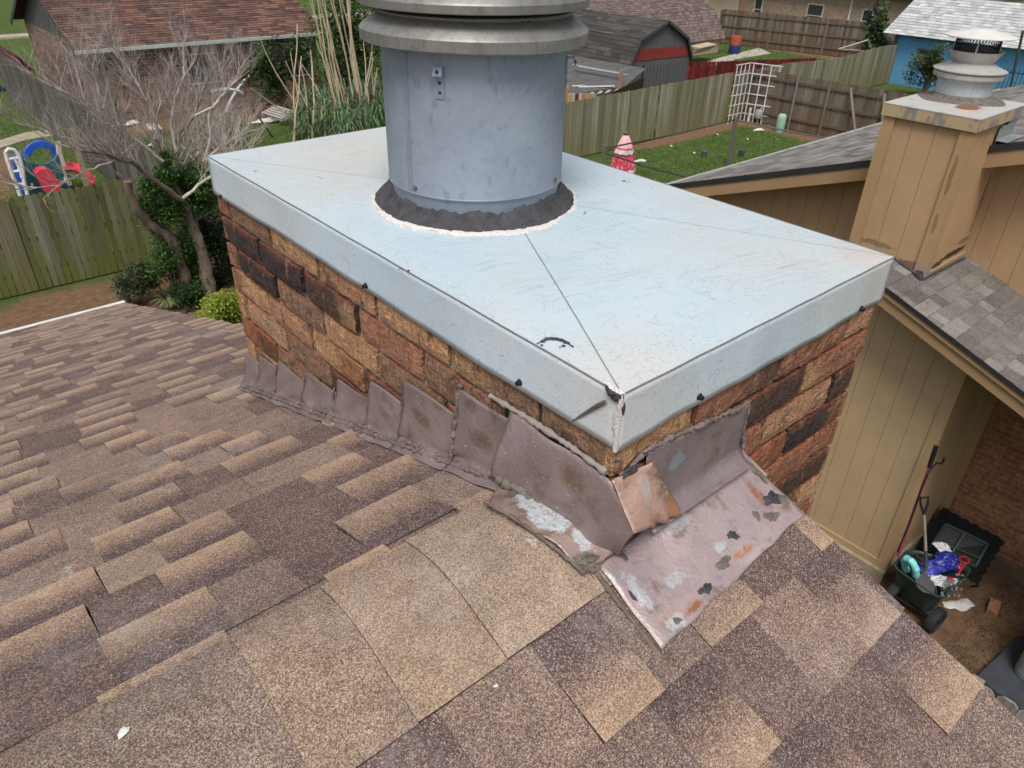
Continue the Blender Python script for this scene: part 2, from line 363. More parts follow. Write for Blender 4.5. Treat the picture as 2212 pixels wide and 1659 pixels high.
# ------------------------------------------------------------------ the ground
def groundmat():
    m = M('lawn and bare earth', .95, 0, .1)
    g = m.mix(m.ramp(m.noise(1.3, 6, .65), [(.3, 0.0), (.7, 1.0)]), (.070, .120, .025), (.13, .185, .05))
    g = m.mix(m.ramp(m.noise(18, 5, .7), [(.3, 0.0), (.7, 1.0)]), tuple([.045, .07, .018]), g)
    g = m.mix(m.ramp(m.noise(70, 3, .7), [(.55, 0.0), (.72, .55)]), g, (.20, .23, .09))
    d = m.mix(m.ramp(m.noise(7, 6, .7), [(.3, 0.0), (.7, 1.0)]), (.14, .075, .045), (.27, .17, .105))
    d = m.mix(m.ramp(m.noise(45, 4, .8), [(.58, 0.0), (.66, .7)]), d, (.38, .31, .24))
    msk = None
    for i, (c, r_, na, sc) in enumerate([((1.5, 13.6), (4.6, 1.25), .5, 1.2), ((3.3, 12.2), (2.2, 1.3), .5, 2), ((2, 7), (7, 3.6), .35, .8),
                                         ((1.6, 25.5), (.9, 4.5), .7, 1), ((9.5, 26.6), (5.5, 1.5), .6, .9), ((24, 12.5), (.7, 4), .5, 1.5), ((21, 15.2), (4.0, .6), .6, 1),
                                         ((41.5, 22.5), (1.1, 6), .6, 1), ((6.9, .25), (1.9, 1.5), .8, 2.2), ((14.6, 14.4), (1.3, .8), .5, 1), ((7.6, -.2), (.9, .5), .5, 2)]):
        e = m.ell(c, r_, na, sc, .25, i)
        msk = e if msk is None else m.math('MAXIMUM', msk, e)
    c = m.mix(msk, g, d)
    m.col(c); m.bump(m.noise(40, 5, .8), .9, .04)
    return m.mat
b = MB(); b.grid(lambda u, v: (-150+u*420, -120+v*420, 0), 30, 30)
g = b.build('ground', groundmat()); tag(g, kind='structure')
MT_CONC = plain('worn concrete', (.36, .31, .25), .95, 0, .25, 3, .5, 60, dirt=(.22, .16, .1))
b = MB(); b.box(-60, 80, 50.3, 51.6, 0, .1)
tag(b.build('kerb', MT_CONC), kind='structure')
b = MB(); b.prism([onz(*p, 0) for p in [(0, 322), (60, 303), (135, 291), (128, 278), (55, 288), (0, 305)]], (0, 0, .03))
tag(b.build('path', MT_CONC), kind='structure')
P0 = [onz(*p, 0) for p in [(1480, 150), (1545, 128), (1640, 104), (1665, 116), (1590, 128), (1530, 160)]]
b = MB(); b.prism(P0, (0, 0, .02)); tag(b.build('patio', plain('pale patio concrete', (.42, .39, .34), .9, 0, .15, 2)), kind='structure')
# grass tufts where lawns are in view
ML_GRASS = leafmat('grass blades')
b = MB(); gr = random.Random(3)
def tufts(x0, x1, y0, y1, n, h, cols, keep=None):
    for _ in range(n):
        x, y = gr.uniform(x0, x1), gr.uniform(y0, y1)
        if keep and not keep(x, y): continue
        a = gr.uniform(0, 6.28); w = gr.uniform(.010, .022) if x0 > 8 or x1 < 4 else gr.uniform(.003, .006); hh = h*gr.uniform(.4, 1.2); c = gr.choice(cols); s_ = gr.uniform(.7, 1.25); c = tuple(v*s_ for v in c)
        dx, dy = math.cos(a)*w, math.sin(a)*w; lx, ly = gr.uniform(-.6, .6)*hh, gr.uniform(-.6, .6)*hh
        b.face([(x-dx, y-dy, 0), (x+dx, y+dy, 0), (x+lx, y+ly, hh)], c)
GC = [(.11, .19, .04), (.15, .24, .055), (.09, .155, .032), (.20, .27, .09)]
tufts(13.5, 23.7, 8.5, 14.8, 34000, .032, GC)
tufts(-3, 3.8, 15.2, 30, 14000, .06, GC, lambda x, y: not (.9 < x < 2.6 and 22 < y < 30))
tufts(4.2, 13, 19, 26, 16000, .09, [(.09, .12, .035), (.13, .15, .05), (.06, .08, .02)])
tufts(5.2, 7.6, -1.2, .30, 9000, .03, [(.07, .08, .03), (.10, .11, .05), (.14, .11, .07)])
tufts(-3, 2.6, 9.5, 12.6, 6000, .07, [(.06, .09, .02), (.09, .12, .03), (.16, .13, .07)])
tufts(26, 41, 16, 27, 14000, .07, GC)
o = b.build('grass', ML_GRASS); tag(o, 'short green lawn grass growing between the fences', 'grass', kind='stuff')

# ================================================================== OUR HOUSE (roof under the camera)
NZ, NM = 5.4228, .355          # near slope: z = NZ + NM*y
FZ, FM = 5.500, .340           # far slope:  z = FZ - FM*y
RY = .111; RAKE = .356; EAVE = 4.62
def roofz(y): return min(NZ+NM*y, FZ-FM*y)
house = thing('brown_shingle_house', 'house under the viewer with brown and tan shingle roof around the brick chimney', 'house', (-4, 0, 0))
TAN = (.33, .215, .14); TAN2 = (.42, .28, .17); PLUM = (.112, .066, .066); DARK = (.070, .050, .058); MID = (.205, .142, .120); MIDG = (.15, .105, .10); LTAN = (.27, .20, .16)
sr = random.Random(11)
def lerp(a, b_, t): return tuple(x*(1-t)+y*t for x, y in zip(a, b_))
def shingle_course(mb, O, A, D, N, L, e, widths, th=.0035, warp=.0012):
    """one course: O upslope start, A along, D downslope, N normal"""
    x = -widths[1]*sr.random(); prev = None
    while x < L:
        w = sr.uniform(*widths[:2]); r_ = sr.random()
        if prev == 'tooth' and r_ < .90: kind = sr.choice(['plum', 'mid', 'midg', 'mid', 'plum', 'plum']); w *= sr.uniform(.8, 1.15)
        elif r_ < .80: kind = 'tooth'
        else: kind = sr.choice(['plum', 'mid', 'midg', 'mid', 'ltan'])
        prev = kind
        x0, x1 = max(0, x), min(L, x+w)
        if x1-x0 < .01: x += w; continue
        j = sr.uniform(.9, 1.1)
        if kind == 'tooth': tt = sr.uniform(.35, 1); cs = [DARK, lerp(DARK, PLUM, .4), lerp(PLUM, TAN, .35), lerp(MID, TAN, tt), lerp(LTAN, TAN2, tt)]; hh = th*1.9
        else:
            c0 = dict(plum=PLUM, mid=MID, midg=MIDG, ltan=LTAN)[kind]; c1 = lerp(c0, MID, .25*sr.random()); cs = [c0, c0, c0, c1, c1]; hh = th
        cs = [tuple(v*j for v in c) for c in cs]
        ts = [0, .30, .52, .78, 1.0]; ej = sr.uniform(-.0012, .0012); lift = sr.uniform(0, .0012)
        sk0, sk1 = sr.uniform(-.003, .003), sr.uniform(-.003, .003)
        ck = sr.choice([DARK, DARK, (.30, .28, .28), (.36, .34, .34), (.18, .15, .14)])
        rows = []
        for t in ts:
            h = .0008+(hh+lift)*t**1.0
            dd = D*(e*t*1.06+(ej if t == 1 else 0))
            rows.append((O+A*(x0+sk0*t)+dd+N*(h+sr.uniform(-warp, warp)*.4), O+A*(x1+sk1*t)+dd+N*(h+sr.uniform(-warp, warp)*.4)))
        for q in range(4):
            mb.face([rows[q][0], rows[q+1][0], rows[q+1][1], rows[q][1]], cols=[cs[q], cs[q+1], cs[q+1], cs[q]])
            for sgn in (0, 1):      # side cheeks
                a_, b_ = rows[q][sgn], rows[q+1][sgn]
                p = [a_, b_, b_-N*(hh+.001), a_-N*(hh+.001)]
                if sgn == 0: p = p[::-1]
                mb.face(p, ck)
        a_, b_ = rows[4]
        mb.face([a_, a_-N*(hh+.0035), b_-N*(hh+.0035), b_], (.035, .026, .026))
        x += w
rb = MB()
X0 = -7.0; L = RAKE-X0
# near slope
sl = math.sqrt(1+NM*NM); Dn = V((0, -1/sl, -NM/sl)); Nn = V((0, -NM/sl, 1/sl)); ex = .1362
y0 = -.040                          # butt line of the ridge cap
for k in range(30):
    yb = y0 - (k+1)*ex/sl          # butt of this course
    yt = yb + ex/sl
    xs = X0 if k < 6 else X0
    shingle_course(rb, V((X0, yt, NZ+NM*yt)), V((1, 0, 0)), Dn, Nn, L+(.004*(k % 2)), ex, (.095, .150))
# far slope
sf = math.sqrt(1+FM*FM); Df = V((0, 1/sf, -FM/sf)); Nf = V((0, FM/sf, 1/sf)); y1 = .207; exf = .1225
shingle_course(rb, V((RAKE, .130, FZ-FM*.130-.0065)), V((-1, 0, 0)), Df, Nf, L, (.207-.130)*sf, (.085, .165))
k = 0; yy = y1
while yy < EAVE:
    shingle_course(rb, V((RAKE, yy, FZ-FM*yy)), V((-1, 0, 0)), Df, Nf, L+(.004*(k % 2)), exf, (.085, .165))
    yy += exf/sf; k += 1
# underlay so nothing shows through
YN = y0-30*ex/sl
rb.face([(X0, YN, NZ+NM*YN-.006), (RAKE-.003, YN, NZ+NM*YN-.006), (RAKE-.003, RY, NZ+NM*RY-.024), (X0, RY, NZ+NM*RY-.024)], PLUM)
rb.face([(X0, RY, NZ+NM*RY-.024), (RAKE-.003, RY, NZ+NM*RY-.024), (RAKE-.003, EAVE, FZ-FM*EAVE-.006), (X0, EAVE, FZ-FM*EAVE-.006)], PLUM)
roof = rb.build('roof', MS_MAIN, house)
# ridge cap shingles, bent over the ridge
SPL = []
rc = MB()
def ridge_prof(t):          # t 0 (near butt) .. 1 (far butt)
    ya, yb = -.042, .186; y = ya+(yb-ya)*t
    d = .05; zz = NZ+NM*y; z2 = FZ-FM*y; h = max(0.0, 1-abs(zz-z2)/d)
    return y, min(zz, z2)-d*.25*h*h
joints = [-7.0]
while joints[-1] < -.80: joints.append(joints[-1]+sr.uniform(.17, .21))
joints = joints[:-1]+[-.70, -.475, -.350, -.215, -.035, .10, .25, RAKE+.004]
for i in range(len(joints)-1):
    a_, b_ = joints[i], joints[i+1]
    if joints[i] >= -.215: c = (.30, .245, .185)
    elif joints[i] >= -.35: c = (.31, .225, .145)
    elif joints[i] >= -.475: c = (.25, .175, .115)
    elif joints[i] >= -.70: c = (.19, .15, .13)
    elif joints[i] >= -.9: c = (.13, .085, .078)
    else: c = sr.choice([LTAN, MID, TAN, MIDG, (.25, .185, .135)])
    c2 = lerp(c, MIDG, .2)
    nv = 14; h0, h1 = .0040, .0074
    if a_ > -.05: h0, h1 = .0040, .0055
    nu_ = 6; w_ = [[None]*(nu_+1) for _ in range(nv+1)]
    for q in range(nv+1):
        t = q/nv; y, z = ridge_prof(t)
        for s_ in range(nu_+1):
            w_[q][s_] = V((a_+(b_-a_)*s_/nu_*1.0, y+sr.uniform(-.0006, .0006), z+h0+(h1-h0)*(1-s_/nu_)+sr.uniform(-.0005, .0005)))
    for q in range(nv):
        for s_ in range(nu_):
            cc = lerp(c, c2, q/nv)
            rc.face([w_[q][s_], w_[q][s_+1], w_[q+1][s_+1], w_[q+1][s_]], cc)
        # butt at the left end
        rc.face([w_[q+1][0], w_[q+1][0]-V((0, 0, .0055)), w_[q][0]-V((0, 0, .0055)), w_[q][0]], (.045, .034, .032))
    for s_ in range(nu_):
        rc.face([w_[0][s_+1], w_[0][s_], w_[0][s_]-V((0, -.001, .0115)), w_[0][s_+1]-V((0, -.001, .0115))], (.045, .035, .03))
        rc.face([w_[nv][s_], w_[nv][s_+1], w_[nv][s_+1]-V((0, 0, .0115)), w_[nv][s_]-V((0, 0, .0115))], (.05, .04, .035))
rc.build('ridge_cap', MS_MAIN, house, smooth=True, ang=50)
for i, (px_, py_, r_, mt_) in enumerate([(270, 1587, .009, 'w'), (322, 968, .006, 'd'), (186, 1063, .004, 'd'), (1072, 1433, .004, 'w'), (462, 868, .004, 'd'), (500, 915, .005, 'd')]):
    d_ = ray(px_, py_); zz0 = FZ; t_ = (FZ-FM*CAM.y-CAM.z)/(d_.z+FM*d_.y); p_ = CAM+d_*t_
    if p_.y < .19: p_ = onz(px_, py_, 5.452); p_.z = ridge_prof((p_.y+.042)/.228)[1]+.006 if p_.y > -.05 else NZ+NM*p_.y+.006
    SPL.append((p_, r_, mt_, i))
# drip edge at the far eave, rake board, gable wall, side walls
ze = FZ-FM*EAVE
b = MB(); b.box(X0, RAKE+.01, EAVE+.002, EAVE+.035, ze-.06, ze+.006); b.build('drip_edge', plain('white drip edge', (.62, .62, .60), .5, .1), house)
WHITEW = plain('tan painted timber', (.36, .26, .16), .7)
b = MB()
b.prism([(RAKE-.03, RY, NZ+NM*RY-.01), (RAKE-.03, EAVE, ze-.01), (RAKE-.03, EAVE, ze-.15), (RAKE-.03, RY, NZ+NM*RY-.16)], (.026, 0, 0))
b.prism([(RAKE-.03, RY, NZ+NM*RY-.01), (RAKE-.03, YN, NZ+NM*YN-.01), (RAKE-.03, YN, NZ+NM*YN-.15), (RAKE-.03, RY, NZ+NM*RY-.16)], (.026, 0, 0))
b.build('rake_board', WHITEW, house)
MW_OUR = wallbrick('house wall brick', (.25, .12, .07), (.33, .19, .12), (.33, .29, .25), 'y')
b = MB(); b.prism([(.10, EAVE-.4, 0), (.10, EAVE-.4, FZ-FM*(EAVE-.4)-.05), (.10, RY, NZ+NM*RY-.05), (.10, YN+.3, NZ+NM*(YN+.3)-.05), (.10, YN+.3, 0)], (.1, 0, 0))
b.build('gable_wall', MW_OUR, house)
MW_LONG = wallbrick('house wall brick long', (.25, .12, .07), (.33, .19, .12), (.33, .29, .25), 'x')
b = MB(); b.box(X0+.3, .1, EAVE-.5, EAVE-.4, 0, FZ-FM*(EAVE-.4)-.06); b.build('wall', MW_LONG, house)
b = MB(); b.box(X0+.3, .1, YN+.3, YN+.4, 0, NZ+NM*(YN+.4)-.1); b.build('wall', MW_LONG, house)

# ================================================================== THE CHIMNEY
CX, CY, CT = .720, 1.336, 5.700
BI = .005
chim = thing('brick_chimney', 'rough tan and brown brick chimney with pale blue metal cap and wide galvanized flue', 'chimney', (.36, .668, 0))
br = random.Random(5)
PITCH_Z = .0695; ZJ = 5.5563
PAL = [(.44, .245, .15), (.52, .31, .195), (.37, .185, .12), (.33, .155, .10), (.46, .25, .15), (.31, .13, .075), (.40, .25, .16), (.50, .29, .16), (.27, .165, .11)]
DKB = (.060, .045, .045); DKB2 = (.095, .06, .048)
def brick(mb, O, U_, N_, w, h, col, detail):
    Z_ = V((0, 0, 1)); t = .014; pro = br.uniform(-.0015, .003)
    if not detail:
        mb.obox(O-N_*t, U_*w, Z_*h, N_*(t+pro), col); return
    nx, nz = 10, 4; g_ = []
    tilt = br.uniform(-.0015, .0015)
    for j in range(nz+1):
        row = []
        for i in range(nx+1):
            u, v = i/nx, j/nz
            eu = 1.0 if i in (0, nx) else 0; ev = 1.0 if j in (0, nz) else 0
            out = pro+br.uniform(-.0013, .0013)+tilt*(u-.5)*2-(eu*.0022+ev*.0016)
            du = br.uniform(-.002, .002) if eu else br.uniform(-.004, .004); dv = br.uniform(-.0016, .0016)
            row.append(O+U_*(w*u+du)+Z_*(h*v+dv)+N_*out)
        g_.append(row)
    c2 = br.choice([None, None, None, (.46, .28, .15), DKB2, (.27, .11, .06)])
    cc = []
    cut = br.uniform(.35, .75); rev = br.random() < .5
    for j in range(nz+1):
        cc.append([])
        for i in range(nx+1):
            u = i/nx; u = 1-u if rev else u
            k_ = max(0, min(1, (u-cut)*8+br.uniform(-.5, .5)))*.7 if c2 else 0
            c = lerp(col, c2, k_) if c2 else col; s_ = br.uniform(.86, 1.12)
            if j == nz: c = lerp(c, (.30, .09, .045), .5*br.random())
            cc[-1].append(tuple(v*s_ for v in c))
    flip = U_.cross(Z_).dot(N_) < 0
    for j in range(nz):
        for i in range(nx):
            ps = [g_[j][i], g_[j][i+1], g_[j+1][i+1], g_[j+1][i]]; cs = [cc[j][i], cc[j][i+1], cc[j+1][i+1], cc[j+1][i]]
            if flip: ps, cs = ps[::-1], cs[::-1]
            mb.face(ps, cols=cs)
    bk = -N_*t
    for j in range(nz):
        for i_, sg in ((0, 1), (nx, -1)):
            ps = [g_[j][i_], g_[j+1][i_], g_[j+1][i_]+bk, g_[j][i_]+bk]
            if (sg < 0) != flip: ps = ps[::-1]
            mb.face(ps, tuple(v*.8 for v in col))
    for i in range(nx):
        for j_, sg in ((0, 1), (nz, -1)):
            ps = [g_[j_][i+1], g_[j_][i], g_[j_][i]+bk, g_[j_][i+1]+bk]
            if (sg < 0) != flip: ps = ps[::-1]
            mb.face(ps, lerp(col, (.30, .10, .05), .5))
bm = MB()
xa, xb, ya, yb = BI, CX-BI, BI, CY-BI
JT = .0122
nrow_top = 1
fixed = {('L', 0, 0): DKB, ('L', 1, 1): DKB2, ('L', 2, 2): DKB, ('L', 3, 3): DKB2, ('L', 2, 4): DKB2, ('L', 1, 2): DKB, ('L', 4, 4): DKB2, ('R', 2, 3): DKB}
dark_left = {(1, 0): DKB, (1, 1): None, (2, 1): DKB, (3, 2): DKB2, (4, 3): DKB2, (3, 4): DKB2}
dark_left = {(1, 0): DKB, (2, 1): DKB, (1, 1): DKB, (4, 3): DKB2, (3, 3): DKB2, (3, 4): DKB, (6, 2): DKB2}
dark_right = {(2, 3): DKB2, (3, 3): DKB, (1, 2): DKB2, (5, 2): DKB2}
for row in range(0, 81):
    zt = ZJ+PITCH_Z-row*PITCH_Z-JT/2; zb = zt-(PITCH_Z-JT)
    if row == 0: zt = min(zt, 5.66)
    if zb < 0: break
    det = zb > 4.7
    def run(a0, a1, first):
        out = []; p = a0; w = first
        while p < a1-.005:
            q = min(a1, p+w)
            if a1-q < .03 and a1-q > 0: q = a1
            out.append((p, q)); p = q+JT; w = .2115+br.uniform(-.004, .004)
        return out
    odd = row % 2
    # left face (-X): runs from the far corner yb towards the near corner
    for i, (p, q) in enumerate(run(0, yb-ya, .2 if odd else .046)):
        c = dark_left.get((row, i)) or (br.choice(PAL) if br.random() > .10 else DKB2)
        brick(bm, V((xa, yb-q, zb)), V((0, 1, 0)), V((-1, 0, 0)), q-p, zt-zb, c, det)
        brick(bm, V((xb, yb-q, zb)), V((0, 1, 0)), V((1, 0, 0)), q-p, zt-zb, br.choice(PAL), False)
    # near face (-Y)
    for i, (p, q) in enumerate(run(0, xb-xa, .167 if not odd else .046)):
        c = dark_right.get((row, i)) or (br.choice(PAL) if br.random() > .10 else DKB2)
        brick(bm, V((xa+p, ya, zb)), V((1, 0, 0)), V((0, -1, 0)), q-p, zt-zb, c, det)
        brick(bm, V((xa+p, yb, zb)), V((1, 0, 0)), V((0, 1, 0)), q-p, zt-zb, br.choice(PAL), False)
bm.build('brickwork', MC_BRICK, chim)
b = MB(); b.grid(lambda u, v: (0, 0, 0), 1, 1) if False else None
md_ = .0105
b.box(xa+md_, xb-md_, ya+md_, yb-md_, 0, 5.66)
b.build('mortar', MC_MORTAR, chim)

# ---- metal cap with cross-broken top, hem line, skirt
PX, PY, PRAD = .310, .690, .1735
b = MB()
APX = .012
def cap_h(x, y):      # cross-broken pyramid
    tx = min(x, CX-x)/(CX/2); ty = min(y, CY-y)/(CY/2)
    return APX*min(tx, ty)
def capf(u, v):
    x, y = u*CX, v*CY
    e = 0
    return (x, y, CT+cap_h(x, y)+.0012*math.sin(9*x+4*y)*min(1, 8*min(u, 1-u, v, 1-v)))
b.grid(capf, 36, 60)
cap = b.build('metal_cap', MC_CAP, chim, smooth=True, ang=12)
SK = .0885
b = MB()
def skirt(p0, p1, n_, name, wob):
    p0, p1 = V(p0), V(p1)
    mb = MB()
    def fn(u, v):
        p = p0.lerp(p1, u); flare = (v**1.5)*.001 - .001
        w = .0016*math.sin(u*17+wob)*v+.0009*math.sin(u*41+wob*2)*v
        hem = SK+.0015*math.sin(u*11+wob)
        return p+V(n_)*(flare+w+(.0 if v > .02 else 0))+V((0, 0, -hem*v))
    mb.grid(fn, 60, 8); return mb
for nm, a_, c_, n_, w_ in [('l', (0, CY, CT), (0, 0, CT), (-1, 0, 0), .3), ('r', (0, 0, CT), (CX, 0, CT), (0, -1, 0), 1.9), ('b', (CX, CY, CT), (0, CY, CT), (0, 1, 0), 3), ('e', (CX, 0, CT), (CX, CY, CT), (1, 0, 0), 4)]:
    mb = skirt(a_, c_, n_, nm, w_); mb.build('cap_skirt', MC_SKIRT, chim, smooth=True, solid=.0012)
b = MB()
rr = .0013
for p, q in [((0, CY), (0, 0)), ((0, 0), (CX, 0)), ((CX, 0), (CX, CY)), ((CX, CY), (0, CY))]:
    n_ = 40; pts = [V((p[0]+(q[0]-p[0])*i/n_, p[1]+(q[1]-p[1])*i/n_, CT-.0003+.0004*math.sin(i*.9))) for i in range(n_+1)]
    b.tube(pts, rr, 6)
b.build('hem', MC_EDGE, cap)
b = MB()      # cross-break creases: thin scored lines standing 0.3 mm proud
for cx_, cy_ in ((0, 0), (CX, 0), (0, CY), (CX, CY)):
    b = MB(); sx = 1 if cx_ == 0 else -1; sy = 1 if cy_ == 0 else -1
    ex_, ey_ = cx_+sx*CX/2, cy_+sy*(CX/2*CY/CX)
    n_ = 50; w = .0009 if (cx_, cy_) == (0, 0) else .00035
    q = [(cx_+(ex_-cx_)*i/n_*.86+sx*.004, cy_+(ey_-cy_)*i/n_*.86+sy*.007) for i in range(n_+1)]
    d = V((ex_-cx_, ey_-cy_, 0)).normalized(); s_ = V((-d.y, d.x, 0))*w
    for i in range(n_):
        A_ = [V((x, y, capf(x/CX, y/CY)[2]+.0007)) for x, y in q[i:i+2]]
        if (A_[0].xy-V((PX, PY))).length < PRAD: continue
        b.face([A_[0]-s_, A_[1]-s_, A_[1]+s_, A_[0]+s_])
    b.build('crease', MC_SEAM, cap)
def blob(c, r_, n_=(0, 0, 1), flat=.4, seed=0, nu=14, nv=7, rag=.25, stretch=None):
    """a ragged dab: c centre, r_ radii along two tangents"""
    q = random.Random(seed); n_ = V(n_).normalized(); a_ = n_.orthogonal().normalized() if not stretch else (V(stretch)-n_*V(stretch).dot(n_)).normalized(); b_ = n_.cross(a_)
    nu = max(nu, 26); ph_ = [q.uniform(0, 6.28) for _ in range(6)]; rg = [1+rag*sum(w_*math.sin(2*math.pi*f_*i/nu+ph_[k_]) for k_, (f_, w_) in enumerate([(1, .25), (2, .45), (3, .4), (5, .3), (7, .25), (11, .15)])) for i in range(nu)]
    mb = MB(); vs = [V(c)+n_*r_[1]*flat]
    for j in range(1, nv+1):
        t = j/nv
        for i in range(nu):
            an = 2*math.pi*i/nu; rr_ = t*(1+(rg[i]-1)*t)
            vs.append(V(c)+a_*math.cos(an)*r_[0]*rr_+b_*math.sin(an)*r_[1]*rr_+n_*(r_[1]*flat*(1-t*t)*(1+q.uniform(-.3, .3))))
    fs = [(0, 1+i, 1+(i+1) % nu) for i in range(nu)]
    for j in range(nv-1):
        for i in range(nu):
            a0 = 1+j*nu+i; a1 = 1+j*nu+(i+1) % nu; fs.append((a0, a0+nu, a1+nu, a1))
    mb.add(vs, fs); return mb
for p_, r_, mt_, i in SPL:
    blob(p_+V((0, 0, .002)), (r_*.75, r_*.7), (0, .2, 1), .3, 900+i, rag=.3).build('paint_splat' if mt_ == 'w' else 'roof_debris', MC_SPW if mt_ == 'w' else MC_TAR, house, smooth=True)
# screws on the skirt
for (p, n_) in [((0, 1.283, 5.616), (-1, 0, 0)), ((0, .62, 5.622), (-1, 0, 0)), ((0, .19, 5.625), (-1, 0, 0)), ((.172, 0, 5.627), (0, -1, 0)), ((.640, 0, 5.622), (0, -1, 0))]:
    mb = MB(); n_ = V(n_); p = V(p)
    mb.tube([p, p+n_*.0015, p+n_*.0035], [.0062, .0058, .0045], 8); mb.tube([p+n_*.003, p+n_*.008], [.0042, .0036], 6)
    mb.build('screw', MC_BLACK, chim, smooth=True)
# corner: sealant lump, white caulk strip, dark sealant line, little dark patches
blob((-.001, .010, 5.6955), (.013, .008), (-.85, -.3, .3), .7, 3, stretch=(0, 1, 0)).build('sealant_lump', MC_TAR, chim, smooth=True)
blob((.000, .012, 5.7025), (.014, .004), (-.3, -.2, .9), .5, 4, stretch=(0, 1, 0)).build('caulk_patch', MC_CAULK, chim, smooth=True)
blob((.0035, -.0012, 5.678), (.011, .0045), (0, -1, 0), .5, 6, stretch=(0, 0, 1)).build('sealant_lump', MC_TAR, chim, smooth=True)
mb = MB(); q = random.Random(2)
rows = []
for i in range(15):
    t = i/14; z = 5.694-.083*t; wl = .0045+.004*(1 if .25 < t < .62 else 0)+q.uniform(-.0012, .0012); wr = .0018+q.uniform(-.0007, .001)
    if t > .8: wl = .004
    rows.append([V((-.0014, wl, z)), V((-.0026, wl*.4, z)), V((-.0022, -.0022, z)), V((wr, -.0022, z))])
for i in range(14):
    for j in range(3): mb.face([rows[i][j], rows[i+1][j], rows[i+1][j+1], rows[i][j+1]])
mb.build('caulk_strip', MC_CAULK, chim, smooth=True)
mb = MB(); pts = [onx(*p, -.0015) for p in [(1308, 868), (1292, 876), (1275, 886), (1255, 898), (1240, 908), (1230, 915)]]
mb.tube(pts, [.0032, .0036, .0030, .0024, .0014, .0007], 6); mb.build('sealant_line', MC_MAST, chim, smooth=True)
# dark smudge of old tar on the top, and smaller specks
ts_ = MB(); q = random.Random(9)
arc = [(1161, 738), (1172, 733), (1185, 728), (1200, 729), (1215, 733), (1228, 740), (1240, 748)]
pp = [onz(x, y, CT+.004) for x, y in arc]
for i in range(len(pp)-1):
    w0 = .0045 if 0 < i < 5 else .002
    for t in range(6):
        c = pp[i].lerp(pp[i+1], t/6); r_ = w0*q.uniform(.5, 1.0)
        zz = capf(c.x/CX, c.y/CY)[2]+.0009
        m_pts = [(c.x+r_*math.cos(a)*q.uniform(.6, 1.4), c.y+r_*math.sin(a)*q.uniform(.6, 1.4)) for a in [k*math.pi/3.5 for k in range(7)]]
        ts_.face([(x, y, zz+t*.00002) for x, y in m_pts])
ts_.build('tar_smudge', MC_TAR, cap)
for (x, y, n_) in [(1345, 390, 4), (1352, 392, 3), (865, 577, 4), (885, 581, 3), (1176, 741, 3), (555, 368, 3), (690, 383, 3), (1262, 466, 2), (1215, 745, 4), (1160, 300, 1)]:
    for _ in range(n_):
        ts_ = MB(); c = onz(x+q.uniform(-6, 6), y+q.uniform(-2, 2), CT+.004); r_ = q.uniform(.001, .0028); zz = capf(c.x/CX, c.y/CY)[2]+.0011
        ts_.face([(c.x+r_*math.cos(a)*q.uniform(.5, 1.5), c.y+r_*math.sin(a)*q.uniform(.5, 1.5), zz) for a in [k*math.pi/3 for k in range(6)]]); ts_.build('tar_speck', MC_TAR, cap)

# ---- flue pipe, collars
b = MB()
b.lathe((PX, PY, 0), [(.1705, 5.69), (.1705, 5.753), (.1712, 5.7545), (.1745, 5.756), (.1748, 5.758), (.1735, 5.760), (.1735, 6.045), (.166, 6.05)], 96)
flue = b.build('flue_pipe', MC_PIPE, chim, smooth=True, ang=40)
b = MB()
b.lathe((PX, PY, 0), [(.174, 6.012), (.2065, 6.009), (.2085, 6.011), (.2090, 6.028), (.2060, 6.032), (.1800, 6.052), (.1770, 6.054)], 96, jit=lambda k, j, a: (.0006*math.sin(3*a), .0012*math.sin(2*a+1)))
b.build('storm_collar', MC_COLLAR, chim, smooth=True, ang=28)
b = MB()
b.lathe((PX, PY, 0), [(.1750, 6.045), (.1765, 6.045), (.1770, 6.0585), (.1735, 6.060), (.150, 6.060)], 96)
nk = b.build('collar_neck', MC_COLLAR, chim, smooth=True, ang=28)
b = MB()
for a_deg in (-158, -154.5, -151, -102, -98): # vent holes
    a_ = R(a_deg); n_ = V((math.cos(a_), math.sin(a_), 0)); p = V((PX, PY, 6.052))+n_*.1768
    b.tube([p-n_*.001, p+n_*.0006], .0035, 8)
b.build('vent_hole', MC_BLACK, nk)
b = MB()
b.lathe((PX, PY, 0), [(.150, 6.060), (.155, 6.066), (.2040, 6.0665), (.2065, 6.068), (.2070, 6.080), (.2045, 6.084), (.176, 6.104), (.172, 6.112), (.172, 6.20), (.20, 6.21), (.20, 6.24), (.02, 6.30)], 96)
b.build('rain_collar', MC_COLLAR, chim, smooth=True, ang=28)
# brackets
def bracket(ang, ztop, ln, lip):
    a_ = R(ang); n_ = V((math.cos(a_), math.sin(a_), 0)); t_ = V((-n_.y, n_.x, 0)); p = V((PX, PY, ztop))+n_*.1738; w = .0085
    mb = MB(); mb.obox(p-t_*w, t_*2*w, n_*.0012, V((0, 0, -ln)))
    mb.obox(p-t_*w+V((0, 0, -.0005))+n_*.0012, t_*2*w, n_*lip+V((0, 0, .002)), V((0, 0, -.0013)))
    mb.obox(p-t_*w+n_*(lip), t_*2*w, n_*.0012, n_*.004+V((0, 0, -.014)))
    o = mb.build('bracket', MC_PIPE, chim)
    hb = MB()
    for dz in (-.026, -.042): c = p+n_*.0012+V((0, 0, dz)); hb.tube([c-n_*.0005, c+n_*.0004], .0026, 8)
    c = p+n_*(lip+.004)+V((0, 0, -.007)); hb.tube([c, c+n_*.0018+V((0, 0, .0004))], .0026, 8)
    hb.build('hole', MC_BLACK, o)
